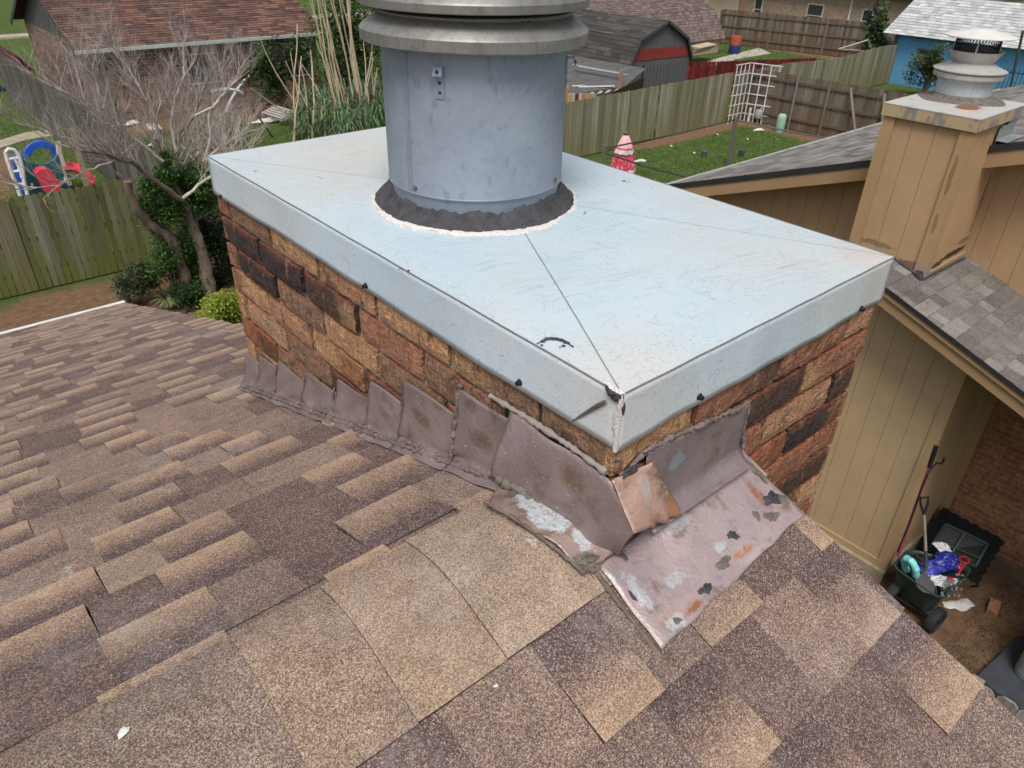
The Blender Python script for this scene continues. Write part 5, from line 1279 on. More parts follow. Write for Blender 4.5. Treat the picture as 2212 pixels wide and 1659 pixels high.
for i, (pts, r0, r1, Y, dy) in enumerate(trunks):
    P = px(pts, Y, dy); F = []
    for j in range(len(P)-1):
        for t in range(3): F.append(P[j].lerp(P[j+1], t/3)+V((tq.uniform(-1, 1), tq.uniform(-1, 1), tq.uniform(-1, 1)))*.018)
    F.append(P[-1]); n_ = len(F); rad = [(r0+(r1-r0)*k/(n_-1))*tq.uniform(.88, 1.15) for k in range(n_)]
    mb = MB(); mb.tube(F, rad, 8 if r0 > .04 else 6)
    mb.build('trunk' if i < 2 else 'limb', BARK if r0 > .044 else TWIG, tree, smooth=True, ang=60)
    if i not in (1,):
        for k in range(max(2, n_//3), n_): ends.append((F[k], (F[k]-F[max(0, k-2)]).normalized(), rad[k], i))
twig = MB(); cnt = [0]
def grow(p, d_, r_, ln, depth):
    n_ = 3; pts = [p]; rad = [r_]
    for k in range(n_):
        d_ = (d_+V((tq.uniform(-.28, .28), tq.uniform(-.28, .28), tq.uniform(-.12, .26)))).normalized()
        pts.append(pts[-1]+d_*ln/n_); rad.append(r_*(1-.22*(k+1)))
    twig.tube(pts, rad, 4 if r_ > .006 else 3, cap=False); cnt[0] += 1
    if depth <= 0: return
    for k in range(1, n_+1):
        for _ in range(tq.choice([1, 1, 2])):
            s = V((tq.uniform(-1, 1), tq.uniform(-1, 1), tq.uniform(-.35, .9)))
            grow(pts[k], (d_*.9+s*.95).normalized(), rad[k]*.66, ln*tq.uniform(.55, .78), depth-1)
upper = [e for e in ends if e[3] not in (0, 1)] + [e for e in ends if e[3] == 0 and e[0].z > 2.2]
for (p, d_, r_, i) in upper:
    for _rep in range(1 if i in (11, 12) else 2):
        s = V((tq.uniform(-1, 1), tq.uniform(-.8, .8), tq.uniform(-.1, 1)))
        grow(p, (d_*.9+s*.6).normalized(), max(.0088, min(.013, r_*.5)), tq.uniform(.36, .62), 2 if i in (3, 6, 11, 12) else 3)
print('twigs', cnt[0])
twig.build('crown', plain('grey twig bark', (.37, .325, .295), .9, 0, .45, 8), tree)
cl = []
for (x, y, r_) in [(330, 430, .22), (345, 400, .2), (400, 410, .26), (430, 440, .2), (440, 400, .22), (420, 370, .2), (380, 445, .2), (330, 470, .22), (365, 460, .22), (300, 440, .15), (360, 340, .14), (390, 385, .2), (450, 430, .2), (455, 390, .2), (355, 375, .18), (345, 500, .16), (320, 400, .18)]:
    p = ony(x, y, 12.75+tq.uniform(-.25, .35)); cl.append(((p.x, p.y, p.z), r_))
cl = [(c_, r_*1.2) for c_, r_ in cl]
leafcloud('leaves', cl, 10500, .075, [(.05, .12, .02), (.07, .16, .03), (.035, .08, .015), (.09, .18, .04)], tree, 5)
# dark shrub tree behind it
def at(x, y, Y): p = ony(x, y, Y); return (p.x, p.y, p.z)
shrub('leafy_shrub', 'bright green leafy shrub under the bare tree', at(375, 570, 12.9), (.70, .5, .72), 7500, .07, GRN, 3)
shrub('leafy_shrub', 'dark green grey shrub left of the bare tree trunk', at(285, 605, 13.2), (.42, .35, .40), 3200, .06, [(.05, .075, .03), (.08, .10, .05), (.035, .055, .022), (.11, .12, .07)], 4)
shrub('leafy_shrub', 'very dark tall shrub in the shade between trunk and chimney', at(475, 540, 13.3), (.75, .5, 1.15), 9000, .08, [tuple(v*.7 for v in c) for c in DGN], 5)  # leaf greens darkened so the shade sits in the colour
shrub('leafy_shrub', 'low dark shrub at the foot of the bare tree', at(400, 640, 12.4), (.40, .3, .25), 2200, .06, DGN+GRN[:1], 6)
shrub('golden_shrub', 'yellow green golden shrub just past the roof edge', at(462, 680, 11.6), (.95, .5, .42), 12000, .055, [(.30, .34, .04), (.22, .32, .04), (.38, .36, .06), (.12, .24, .03)], 7)
b = MB(); q = random.Random(2); gc = onz(370, 668, .0)
for i in range(90):
    a_ = q.uniform(0, 6.28); l_ = q.uniform(.2, .4); m_p = gc+V((math.cos(a_)*l_*.45, math.sin(a_)*l_*.45, l_*.7)); e_p = gc+V((math.cos(a_)*l_, math.sin(a_)*l_, l_*.55)); s_v = V((-math.sin(a_), math.cos(a_), 0))*.008
    b.face([gc-s_v, m_p-s_v, m_p+s_v, gc+s_v], (.20, .25, .09)); b.face([m_p-s_v, e_p, m_p+s_v], (.28, .32, .14))
tag(b.build('grass_clump', ML_LEAF), 'spiky pale ornamental grass clump beside the golden shrub', 'grass clump')
# second bare thicket behind the bare tree, dead brush
br2 = thing('dead_brush', 'tangle of dead branches and dark brush behind the bare tree', 'brush', (7.6, 18.5, 0))
twig = MB(); tq = random.Random(5)
for (x, y) in ((470, 340), (450, 330), (500, 330), (430, 345), (520, 345), (485, 320)):
    p = onz(x, y, 0)
    for _ in range(5): grow(V((p.x+tq.uniform(-.3, .3), p.y+tq.uniform(-.3, .3), 0)), V((tq.uniform(-.8, .8), tq.uniform(-.5, .5), .8)).normalized(), .016, tq.uniform(.7, 1.1), 3)
twig.build('branches', TWIG, br2)
leafcloud('leaves', [(tuple(onz(x, y, .35)), .5) for x, y in ((430, 270), (460, 275), (500, 272), (480, 290), (440, 300))], 2600, .12, DGN, br2, 9)

# ================================================================== REEDS
reed = thing('giant_reeds', 'clump of tall dry tan reed canes rising from green blades left of the flue', 'reeds', (11.8, 21.5, 0))
MR = plain('dry reed cane', (.46, .37, .25), .7, 0, .35, 3); q = random.Random(8)
stalks = []
for (x0, y0, x1, y1, Y) in [(703, 190, 683, 90, 20.2), (730, 186, 649, -65, 21.5), (726, 186, 665, -65, 21.4), (735, 170, 680, -60, 20.5), (744, 179, 683, -63, 20.9), (759, 175, 699, -61, 20.8), (756, 172, 707, -45, 21.2), (762, 224, 712, 67, 21.4), (777, 184, 741, -64, 20.2), (781, 186, 746, -65, 20.1), (784, 188, 751, -66, 21.5), (787, 195, 757, -68, 20.8), (775, 179, 721, -63, 21.4), (794, 188, 784, 90, 20.0), (791, 186, 804, 112, 20.8), (806, 190, 802, 96, 21.3), (809, 190, 813, 146, 20.4), (656, 224, 557, 76, 21.7), (647, 215, 627, 112, 21.6), (632, 235, 652, 121, 20.1), (663, 190, 672, 108, 20.0), (676, 242, 614, 132, 21.0), (694, 237, 650, 139, 21.7), (645, 271, 542, 190, 20.7), (654, 208, 650, 134, 20.4), (676, 197, 674, 143, 20.8), (717, 184, 697, 36, 20.1), (721, 188, 677, -66, 20.4), (750, 179, 703, 27, 20.8), (773, 186, 718, -65, 20.9), (782, 184, 742, -64, 20.4), (747, 181, 693, -64, 20.4), (627, 157, 644, 52, 20.4), (797, 190, 808, 125, 20.8)]:
    a_, c_ = ony(x0, y0, Y), ony(x1, y1, Y+q.uniform(-.2, .6)); a_.z = min(a_.z, .9); d0 = (c_-a_); base = a_-d0*(a_.z/max(.5, d0.z)); n_ = 6
    bx_, by_ = q.uniform(-.22, .22), q.uniform(-.2, .2); pts = [base.lerp(c_, t/n_)+V((bx_*math.sin(math.pi*t/n_)+q.uniform(-.035, .035), by_*math.sin(math.pi*t/n_), 0)) for t in range(n_+1)]
    b = MB(); b.tube(pts, [.027-.014*t/n_ for t in range(n_+1)], 5); b.build('cane', MR, reed, smooth=True)
b = MB()
for _ in range(7500):
    u = q.random(); gx, gy = 9.4+u*6.4, q.uniform(18.6, 23.2)
    if gx < 10.6 and gy > 21.6: continue
    h_ = q.uniform(.4, 1.6); a_ = q.uniform(0, 6.28); l_ = q.uniform(.35, 1.1); w_ = .018
    p0_ = V((gx, gy, q.uniform(0, .5))); p1_ = p0_+V((math.cos(a_)*l_*.4, math.sin(a_)*l_*.4, h_*.75)); p2_ = p0_+V((math.cos(a_)*l_, math.sin(a_)*l_, h_*.5)); s_v = V((-math.sin(a_), math.cos(a_), 0))*w_
    c = q.choice([(.08, .14, .055), (.12, .19, .08), (.055, .10, .04), (.20, .27, .15), (.26, .30, .18)]); c = tuple(v*q.uniform(.7, 1.2) for v in c); b.face([p0_-s_v, p1_-s_v, p1_+s_v, p0_+s_v], c); b.face([p1_-s_v, p2_, p1_+s_v], c)
b.build('blades', ML_LEAF, reed)
# green tree/shrub mass behind pvc hoop and behind the reeds
def leafytree(name, label, c, r_, n, size, cols, seed, th=2.0, k=16, group=None):
    root = thing(name, label, 'tree', (c[0], c[1], 0), group); q = random.Random(seed)
    cl = []
    for _ in range(k):
        d_ = V((q.gauss(0, 1), q.gauss(0, 1), q.gauss(0, 1))).normalized()*q.uniform(.2, .85); cl.append(((c[0]+d_.x*r_[0], c[1]+d_.y*r_[1], max(.3, c[2]+d_.z*r_[2])), tuple(v*q.uniform(.28, .48) for v in r_)))
    leafcloud('crown', cl, n, size, cols, root, seed)
    b = MB(); b.tube([(c[0], c[1], 0), (c[0]+.1, c[1], c[2]*.5), (c[0], c[1]+.1, c[2])], [.14, .10, .05], 7); b.build('trunk', BARK, root)
    for i in range(4): b = MB(); e = cl[i][0]; b.tube([(c[0]+.05, c[1], c[2]*.45), e], [.06, .015], 5); b.build('limb', BARK, root)
    return root
leafytree('leafy_tree', 'loose green sapling growing against the brown roofed house', at(600, 160, 25.5), (1.3, 1.0, 1.5), 3600, .17, [(.05, .10, .025), (.08, .14, .04), (.035, .07, .018)], 11)
leafytree('leafy_tree', 'dense dark green tree behind the reed canes', at(740, 90, 25.0), (1.9, 1.2, 2.6), 7000, .17, DGN+GRN[:2], 12, k=24)
leafytree('leafy_tree', 'dark green tree right behind the galvanized flue', at(850, 60, 27.5), (2.4, 1.5, 2.6), 6000, .2, DGN, 13, k=20)  # crown uses only the dark green leaf palette
leafytree('leafy_tree', 'broad dark tree behind the flue and the barn roof', at(1290, -20, 33.0), (2.6, 2.0, 2.4), 4200, .25, GRN+DGN, 14)
leafytree('leafy_tree', 'slim green tree at the left corner of the blue shed', at(1893, 85, 17.6), (1.0, .9, 1.9), 2800, .22, [(.06, .10, .035), (.10, .14, .06), (.045, .075, .03)], 15)
leafytree('leafy_tree', 'round olive green shrub tree in front of the blue shed wall', at(1795, 145, 11.5), (.1, .1, .1), 10, .15, GRN, 16) if False else None
c_ = onx(1990, 150, 33.5)
leafytree('leafy_tree', 'olive green shrub tree hiding the blue shed window', (c_.x+1, c_.y, 1.25), (1.15, 1.0, 1.1), 3600, .15, [(.075, .11, .03), (.11, .14, .045), (.05, .08, .02)], 17)
leafytree('leafy_tree', 'green tree at the top left behind the brown roofed house', (3.6, 58, 2.2), (3.5, 2.5, 2.2), 3600, .3, GRN, 18)
for i, (x, y, rr_) in enumerate([(46, 11, 3.0), (50, 6, 3.4), (45, 3, 3), (52, 14, 3)]):
    leafytree('leafy_tree', ['tall dark tree behind the blue shed roof', 'dark tree beyond the blue shed on the far right', 'dark tree at the right edge above the house', 'deep green tree between tan house and blue shed'][i], (x, y, 3.0), (rr_, rr_*.8, 3.2), 3200, .3, DGN, 50+i)

# ================================================================== YARD THINGS, RIGHT
# dog-run posts with rails
MPO = woodmat('old grey post', None)
def postf(name, label, p, h, w=.10, lean=(0, 0)):
    b = MB(); b.tube([(p.x, p.y, 0), (p.x+lean[0], p.y+lean[1], h)], w*.6, 4, (.13, .115, .105)); return tag(b.build(name, MPO), label, 'post', 'posts of the pipe rail pen')
pA, pB = onz(1303, 312, 1.2), onz(1572, 362, 0); pA = V((14.0, 12.75, 0)); pB = V((18.70, 11.98, 0)); pC = V((18.6, 8.3, 0)); pD = V((13.2, 9.2, 0))
tB = ony(1590, 252, 12.1)
postf('wooden_post', 'weathered square post with the pipe rails, beside the closed parasol', pA, 1.22)
postf('wooden_post', 'weathered leaning post at the corner of the pipe rail pen', pB, tB.z, .11, (tB.x-pB.x, tB.y-pB.y))
MPI = plain('dark steel pipe', (.07, .065, .062), .5, .4)
for a_, c_, lb in ((pA+V((0, 0, 1.12)), V((tB.x, tB.y, tB.z-.08)), 'dark pipe rail between the two weathered posts'), (V((tB.x, tB.y, tB.z-.08)), onz(1800, 300, 1.0), 'dark pipe rail running from the leaning post towards the grey roof'), (pA+V((0, 0, 1.02)), onz(1490, 384, .95), 'dark pipe rail running from the parasol post down towards the roof')):
    b = MB(); b.tube([a_, (V(a_)+V(c_))/2-V((0, 0, .04)), c_], .022, 6); tag(b.build('pipe_rail', MPI, smooth=True), lb, 'rail', 'pipe rails of the pen')
# closed parasol
par = thing('closed_parasol', 'closed pink parasol with red and white floral bands beside the post', 'parasol', (15.05, 12.95, 0))
mm = M('banded parasol cloth', .8); z = mm.sep(mm.pos, 2)
bands = mm.ramp(mm.math('DIVIDE', z, 1.3), [(0.0, (.65, .58, .58)), (.17, (.06, .05, .06)), (.22, (.70, .62, .62)), (.30, (.60, .05, .09)), (.50, (.62, .06, .10)), (.58, (.10, .05, .06)), (.62, (.72, .60, .62)), (.70, (.66, .10, .14)), (.74, (.74, .45, .47)), (.97, (.68, .40, .42))], 'CONSTANT')
bands = mm.mix(mm.math('MULTIPLY', mm.ramp(mm.noise(14, 3, .7), [(.52, 0.0), (.56, .8)]), mm.ramp(z, [(.2, 1.0), (.85, 0.0)])), bands, (.75, .68, .68)); mm.col(bands)
b = MB()
prof = [(.30, .10), (.33, .18), (.31, .45), (.27, .7), (.21, .95), (.13, 1.15), (.07, 1.27), (.03, 1.30)]
b.lathe((15.05, 12.95, 0), prof, 40, jit=lambda k, j, a: ((.14*math.sin(a*8)*prof[k][0]), .05*math.sin(a*4) if k == 0 else 0)); b.build('canopy', mm.mat, par, smooth=True, ang=60)
b = MB(); b.tube([(15.05, 12.95, 0), (15.05, 12.95, 1.36)], .022, 6); b.build('pole', plain('grey pole', (.3, .3, .3), .5), par)
b = MB(); b.lathe((15.05, 12.95, 1.29), [(.075, 0), (.08, .03), (.02, .05)], 10); b.build('finial', plain('dark finial', (.06, .06, .06), .5), par)
# white trellis folded in the fence corner
tr = thing('white_trellis', 'white lattice trellis standing in the fence corner', 'trellis', (24.2, 15.1, 0))
MTR = plain('white trellis paint', (.66, .66, .64), .6)
def lat(o_, d_, n_, nh_, W_, H_, z0):
    for i in range(n_): b = MB(); p = V(o_)+V(d_)*(W_*i/(n_-1)); b.obox(p+V((0, 0, z0-.15)), V(d_)*.03, V((d_[1], -d_[0], 0))*.02, V((0, 0, H_))); b.build('upright', MTR, tr)
    for i in range(nh_): b = MB(); p = V(o_)+V((0, 0, z0+.12+i*(H_-.25)/(nh_-1)))-V(d_)*.06; b.obox(p, V(d_)*(W_+.15), V((d_[1], -d_[0], 0))*.02, V((0, 0, .03))); b.build('slat', MTR, tr)
lat((23.35, 15.35, 0), (1, 0, 0), 4, 6, .75, 1.95, .15); lat((24.22, 15.25, 0), (.25, -.968, 0), 4, 6, .95, 1.95, .15)
# green tank, steel post, meters
tk = onz(1683, 285, 0); MGT = plain('pale green enamel', (.27, .43, .33), .4, 0, .12, 8)
tkr = thing('green_tank', 'pale green cylinder tank standing by the dark fence post', 'tank', tuple(tk))
b = MB(); b.lathe(tk, [(.15, 0), (.155, .02), (.155, .50), (.13, .58), (.07, .62), (.001, .625)], 20); b.build('body', MGT, tkr, smooth=True, ang=60)
b = MB(); b.lathe(tk+V((0, 0, .62)), [(.03, 0), (.03, .05), (.001, .05)], 8); b.build('valve', MPI, tkr)
b = MB(); b.tube([(tk.x+.35, tk.y-.1, 0), (tk.x+.35, tk.y-.1, 2.0)], .035, 8); tag(b.build('steel_post', galv('galvanized post', (.28, .29, .30), (.38, .39, .40)), smooth=True), 'galvanized steel pole standing behind the pale green tank', 'pole')
gm = onz(1635, 268, 0); gmr = thing('gas_meter', 'small grey gas meter with its pipe loop at the fence corner', 'meter', tuple(gm))
b = MB(); b.lathe(gm+V((0, 0, .35)), [(.001, -.15), (.12, -.13), (.15, 0), (.12, .14), (.001, .16)], 14); b.build('body', plain('grey enamel', (.33, .35, .36), .5), gmr, smooth=True)
b = MB(); b.tube([gm+V((0, 0, 0)), gm+V((0, 0, .25))], .03, 6); b.tube([gm+V((.05, 0, .5)), gm+V((.12, -.05, .62)), gm+V((.30, -.1, .62)), gm+V((.32, -.1, 0))], .025, 6); b.build('pipe', plain('grey pipe', (.3, .31, .32), .5), gmr)
p_ = onz(1616, 264, 0); b = MB(); b.box(p_.x-.03, p_.x+.03, p_.y-.03, p_.y+.03, 0, .5); tag(b.build('marker_stake', MTR), 'white stake in the grass below the trellis', 'stake')
# white clamps on the rails
for (x, y, lb) in ((1640, 281, 'white cloth rag hanging on the far pipe rail'), (1384, 348, 'white rag tied to the pipe rail beside the parasol')):
    p = onz(x, y, 1.05 if x < 1500 else 1.02); blob(p, (.14, .05), (0, 0, 1), .9, int(x), stretch=(.9, -.4, 0), rag=.4).build('rag', plain('white cloth %d' % x, (.70, .69, .66), .8)); o = bpy.data.objects.get('rag') if x > 1500 else bpy.data.objects.get('rag.001'); tag(o, lb, 'rag')
# pots on the lawn
for i, (x, y, lb, c) in enumerate([(1520, 340, 'small dark pot on the lawn left of the leaning post', (.10, .10, .11)), (1560, 345, 'small dark pot on the lawn just behind the leaning post', (.07, .07, .08))]):
    if i == 1: x, y = 1600, 338
    p = onz(x+237*0, y, 0); b = MB(); b.lathe(p, [(.07, 0), (.10, .20), (.09, .20), (.001, .17)], 12); tag(b.build('flower_pot', plain('pot plastic %d' % i, c, .6), smooth=True), lb, 'pot')
# litter on the lawn
q = random.Random(3)
wh = plain('white paper litter', (.68, .67, .64), .8)
for i, (x, y, lb) in enumerate([(1550, 290, 'tiny white scrap in the grass near the rail corner'), (1615, 300, 'white scrap lying on the lawn below the stake'), (1450, 315, 'small pale scrap in the dry grass under the rail'), (1500, 330, 'white scrap on the lawn in front of the dark pot')]):
    p = onz(x, y, .03); blob(p, (.09, .03), (0, 0, 1), .6, i+200, rag=.4).build('litter', wh); o = [o for o in bpy.data.objects if o.name.startswith('litter') and 'label' not in o][0]; tag(o, lb, 'litter')
# metal hanger-shaped frame on the far fence, blue tub
b = MB(); pts = [(1350+1340*.52, 230*.52), (1350+1400*.52, 212*.52), (1350+1470*.52, 190*.52), (1350+1478*.52, 186*.52), (1350+1490*.52, 215*.52), (1350+1503*.52, 245*.52)]
P = [ony(x/1.1302, y/1.1302, 16.0) for x, y in pts]; b.tube(P+[P[-1]], .022, 5); b.tube([P[0], (P[0]+P[-1])/2+V((0, 0, .02)), P[-1]], .014, 5)
tag(b.build('wire_frame', plain('bleached metal tube', (.55, .52, .50), .5)), 'bent pale tube frame standing on the fence left of the blue shed', 'frame')
p_ = onz(1890, 165, .0); b = MB(); b.lathe((35.2, 16.6, 0), [(.35, 0), (.45, .8), (.48, .85), (.42, .83), (.3, .1)], 18); tag(b.build('blue_barrel', plain('deep blue plastic', (.01, .035, .25), .4), smooth=True, ang=50), 'deep blue plastic barrel beside the blue shed', 'barrel')
# far right: grey wall, pale pool cover strip, iron railing, lamp pole
pw = onz(2200, 150, 0)
b = MB(); b.box(41.0, 41.4, 5.5, 12.2, 0, 1.55); tag(b.build('block_wall', plain('pale grey stucco', (.42, .43, .42), .9, 0, .15, 2)), 'low pale grey wall right of the beige chimney flue', 'wall')
b = MB(); b.box(41.42, 45.5, 5.4, 12.4, 1.35, 1.50); tag(b.build('flat_roof', plain('pale blue sheet roof', (.46, .56, .60), .6)), 'pale blue flat sheet roof beyond the low grey wall', 'roof')
rl = thing('iron_railing', 'black iron railing beneath the grey wall at the right edge', 'railing', (36, 10, 0))
b = MB(); b.tube([(36.2, 12.4, 1.2), (36.2, 5.5, 1.2)], .02, 4); b.tube([(36.2, 12.4, .3), (36.2, 5.5, .3)], .02, 4); b.build('rail', MC_BLACK, rl)
for i in range(46): b = MB(); b.tube([(36.2, 12.3-i*.15, 0), (36.2, 12.3-i*.15, 1.35)], .012, 4); b.build('baluster', MC_BLACK, rl)
lp = onz(2160, 225, 0); a_, c_ = ony(2186, 175, 9.6), ony(2206, 85, 9.6)
b = MB(); dd_ = (c_-a_); a0_ = a_-dd_*(a_.z/dd_.z); b.tube([a0_, c_+dd_*.2], .05, 8); tag(b.build('metal_pole', plain('dark grey pole', (.09, .095, .10), .5), smooth=True), 'dark metal pole leaning at the right edge behind the flue', 'pole')

# ================================================================== PLAYSET
def zp(x, y): return (x*.2533, y*.2533)      # (unused spacing note)
ps = thing('playset', 'plastic toddler playset with blue arch, teal walls, white ladder and red slide', 'playset', (2.4, 20.5, 0))
MPB = plain('bright blue plastic', (.02, .11, .52), .4, 0, .12, 2); MPT = plain('dark teal plastic', (.025, .105, .13), .45, 0, .12, 2)
MPR = plain('pinkish red plastic', (.60, .045, .075), .4, 0, .12, 2); MPW = plain('white plastic', (.68, .68, .70), .45, 0, .1, 2); MPG = plain('tan plastic', (.48, .40, .32), .5, 0, .1, 2)
K3 = .2894/1.1302
def q3(x, y, Y): return ony(x*K3, y*K3, Y)   # from the enlarged crop of the upper left corner
def ringarc(pts, half, Y, name, mat, th=.12, smooth=True):
    mb = MB()
    for i in range(len(pts)-1):
        (x0, y0, w0), (x1, y1, w1) = pts[i], pts[i+1]
        a0, a1 = q3(x0, y0, Y), q3(x1, y1, Y); d = (a1-a0); d.y = 0; n_ = V((-d.z, 0, d.x)).normalized()
        mb.prism([a0-n_*w0, a1-n_*w1, a1+n_*w1, a0+n_*w0], (0, th, 0))
    return mb.build(name, mat, ps)
YB = 20.6
cx_, cy_ = 355, 1315
arc = [(cx_+118*math.cos(R(a)), cy_-95*math.sin(R(a)), .075) for a in range(-10, 200, 14)]
ringarc(arc, 0, YB+.5, 'arch', MPB, .16)
b = MB(); P = [q3(*p, YB+.3) for p in [(165, 1325), (215, 1360), (290, 1385), (380, 1388), (460, 1350), (500, 1290), (520, 1300), (590, 1560), (520, 1640), (250, 1640), (215, 1560)]]; b.prism(P, (0, .12, 0)); b.build('wall_panel', MPT, ps)
hb_ = MB()
for (x, y) in ((268, 1570), (545, 1518)):
    hb_ = MB(); P = [q3(x-10, y-24, YB+.3), q3(x+10, y-24, YB+.3), q3(x+16, y+22, YB+.3), q3(x-4, y+24, YB+.3)]; hb_.prism([p-V((0, .004, 0)) for p in P], (0, -.02, 0)); hb_.build('hand_hole', MPW, ps)
b = MB(); P = [q3(*p, YB+.45) for p in [(100, 1310), (190, 1310), (240, 1500), (200, 1640), (150, 1640)]]; b.prism(P, (0, .06, 0)); b.build('side_panel', MPB, ps)
for pts in ([(45, 1285), (75, 1255), (120, 1265), (160, 1310), (185, 1400), (205, 1540), (235, 1650)], [(45, 1285), (60, 1340), (95, 1450), (140, 1560), (170, 1650)], [(120, 1330), (160, 1400), (190, 1500)]):
    b = MB(); b.tube([q3(x, y, YB) for x, y in pts], .045, 7); b.build('ladder_rail', MPW, ps, smooth=True)
for (a_, c_) in (((60, 1345), (150, 1330)), ((95, 1450), (190, 1440)), ((130, 1545), (215, 1560))):
    b = MB(); b.tube([q3(*a_, YB), q3(*c_, YB)], .035, 6); b.build('ladder_rung', MPW, ps, smooth=True)
def trough(name, pts, w, up, mat, wv_):
    mb = MB(); P = [V(p) for p in pts]; rows = []
    for i, p in enumerate(P):
        side = V(wv_).normalized(); row = []
        for k_ in range(9): a_ = -1+k_/4; row.append(p+side*(w*a_)+V((0, 0, up*abs(a_)**3)))
        rows.append(row)
    mb.add([p for r_ in rows for p in r_], [(i*9+j, i*9+j+1, (i+1)*9+j+1, (i+1)*9+j) for i in range(len(P)-1) for j in range(8)]); return mb.build(name, mat, ps, smooth=True, ang=60, solid=.03)
b = MB(); s0, s1 = q3(330, 1475, YB-.2), q3(440, 1600, YB-.9)
P = [q3(*p, YB-.15) for p in [(305, 1470), (335, 1435), (400, 1425), (440, 1445), (470, 1490), (525, 1560), (500, 1620), (380, 1620)]]; b.prism(P, (0, .35, 0)); b.build('crawl_cover', MPR, ps)
A_ = [q3(555, 1440, YB+.5), q3(620, 1440, YB+.3), q3(700, 1475, YB), q3(770, 1530, YB-.4), q3(800, 1570, YB-.8)]
trough('slide', A_, .26, .16, MPR, (.35, .95, 0))
b = MB(); b.tube([q3(492, 1195, YB+.35), q3(505, 1300, YB+.35), q3(590, 1560, YB+.3)], .07, 5); b.build('corner_post', MPG, ps)
b = MB(); b.tube([q3(555, 1430, YB+.3), q3(600, 1600, YB+.3)], .06, 5); b.build('corner_post', MPT, ps)

# ================================================================== CLUTTER IN THE LEFT BACK YARD
def zq(x, y, z=0): return onz(336+.224*x, .224*y, z)
MWH = plain('weathered white board', (.62, .60, .56), .7, 0, .2, 3)
def k4(x, y, z=0): return onz(x*.3733, y*.3733, z)
b = MB(); b.prism([k4(845, 715, .25), k4(915, 712, .25), k4(935, 742, .25), k4(865, 750, .25)], (0, 0, -.03)); t_ = thing('white_board', 'white square board lying on a dark crate behind the bare tree', 'board', tuple(k4(890, 730, 0))); b.build('board', MWH, t_)
b = MB(); p0_, p1_, p2_ = k4(870, 750, .215), k4(930, 745, .215), k4(915, 715, .215); b.prism([p0_, p1_, p2_+V((0, .1, 0)), p0_+(p2_-p1_)], (0, 0, -.2)); b.build('crate', plain('dark crate plastic', (.03, .03, .032), .7), t_)
for i, (x, y, r_, lb) in enumerate([(765, 712, .30, 'crumpled white sheet on the dirt near the brown roofed house'), (895, 838, .22, 'small pale bag lying in the grass behind the green leaves')]):
    p = k4(x, y, .06); blob(p, (r_, .16), (0, 0, 1), .5, 300+i, rag=.45).build('white_bag', MWH); o = [o for o in bpy.data.objects if o.name.startswith('white_bag') and 'label' not in o][0]; tag(o, lb, 'bag')
b = MB(); p = k4(855, 690, 0); b.lathe(p, [(.25, 0), (.30, .4), (.27, .42), (.22, .3)], 14); tag(b.build('bucket', plain('tan bucket', (.42, .38, .30), .7), smooth=True, ang=50), 'tan bucket standing on the dirt behind the white board', 'bucket')
# pallet on bricks
pl = thing('wood_pallet', 'small weathered slatted pallet lying tilted on the far lawn', 'pallet', tuple(zq(1150, 1120)))
A_, B_, C_ = zq(1020, 1090, .25), zq(1210, 1150, .25), zq(1150, 1020, .45); MPL = woodmat('pale pallet wood', None)
U_ = (B_-A_); W_ = (C_-A_)
for t in (0, .5, .93): b = MB(); b.obox(A_+U_*t, U_*.07, W_, V((0, 0, -.09)), (.30, .27, .25)); b.build('bearer', MPL, pl)
for t in (0, .22, .44, .66, .88): b = MB(); b.obox(A_+W_*t+V((0, 0, .002)), U_, W_*.11, V((0, 0, .03)), (.38, .36, .34)); b.build('slat', MPL, pl)
p = zq(1070, 1170, .06); blob(p, (.55, .13), (0, 0, 1), .7, 401, stretch=(1, -.1, 0), rag=.3).build('tarp', MWH); tag(bpy.data.objects['tarp'], 'rolled white tarp lying in front of the pallet', 'tarp')
# white pvc hoops
def tubething(name, label, cat, pts, r_, mat, n=6):
    b = MB(); b.tube(pts, r_, n); return tag(b.build(name, mat, smooth=True), label, cat)
MPV = plain('white blue pvc pipe', (.55, .60, .64), .45, 0, .1)
YH = 26.6
tubething('pvc_hoop', 'large bent white pipe hoop against the brown house wall', 'pipe', [ony(336+.224*x, .224*y, YH) for x, y in [(680, 1080), (720, 980), (790, 860), (870, 760), (960, 690), (1060, 650), (1160, 640), (1200, 680), (1225, 780), (1245, 900)]], .05, MPV)
tubething('pvc_hoop', 'short white bent pipe crossing the larger hoop', 'pipe', [ony(336+.224*x, .224*y, YH-.3) for x, y in [(540, 885), (620, 865), (720, 862), (790, 872), (845, 905)]], .06, MPV)
tubething('dark_stick', 'thin dark stick leaning over the far lawn', 'stick', [zq(1130, 1325, 0), zq(1040, 1190, .5), zq(930, 1050, .95)], .028, MC_BLACK)
p = zq(530, 1000, 0); b = MB(); b.lathe(p, [(.001, .35), (.45, .35), (.48, .40), (.45, .5), (.3, .52), (.001, .5)], 18); b.lathe(p, [(.42, 0), (.42, .34)], 14); tag(b.build('round_bin', plain('dark green bin', (.03, .05, .05), .5), smooth=True, ang=50), 'dark round bin half hidden behind the bare branches', 'bin')
# blue recycling bin by the far fence
b = MB(); p = onz(3, 196, 0); b.box(p.x-.6, p.x, p.y-.3, p.y+.3, 0, 1.0); b.box(p.x-.64, p.x+.04, p.y-.34, p.y+.34, 1.002, 1.06); tag(b.build('blue_bin', plain('dark blue bin plastic', (.02, .05, .16), .5)), 'dark blue bin against the long grey fence at the left edge', 'bin')
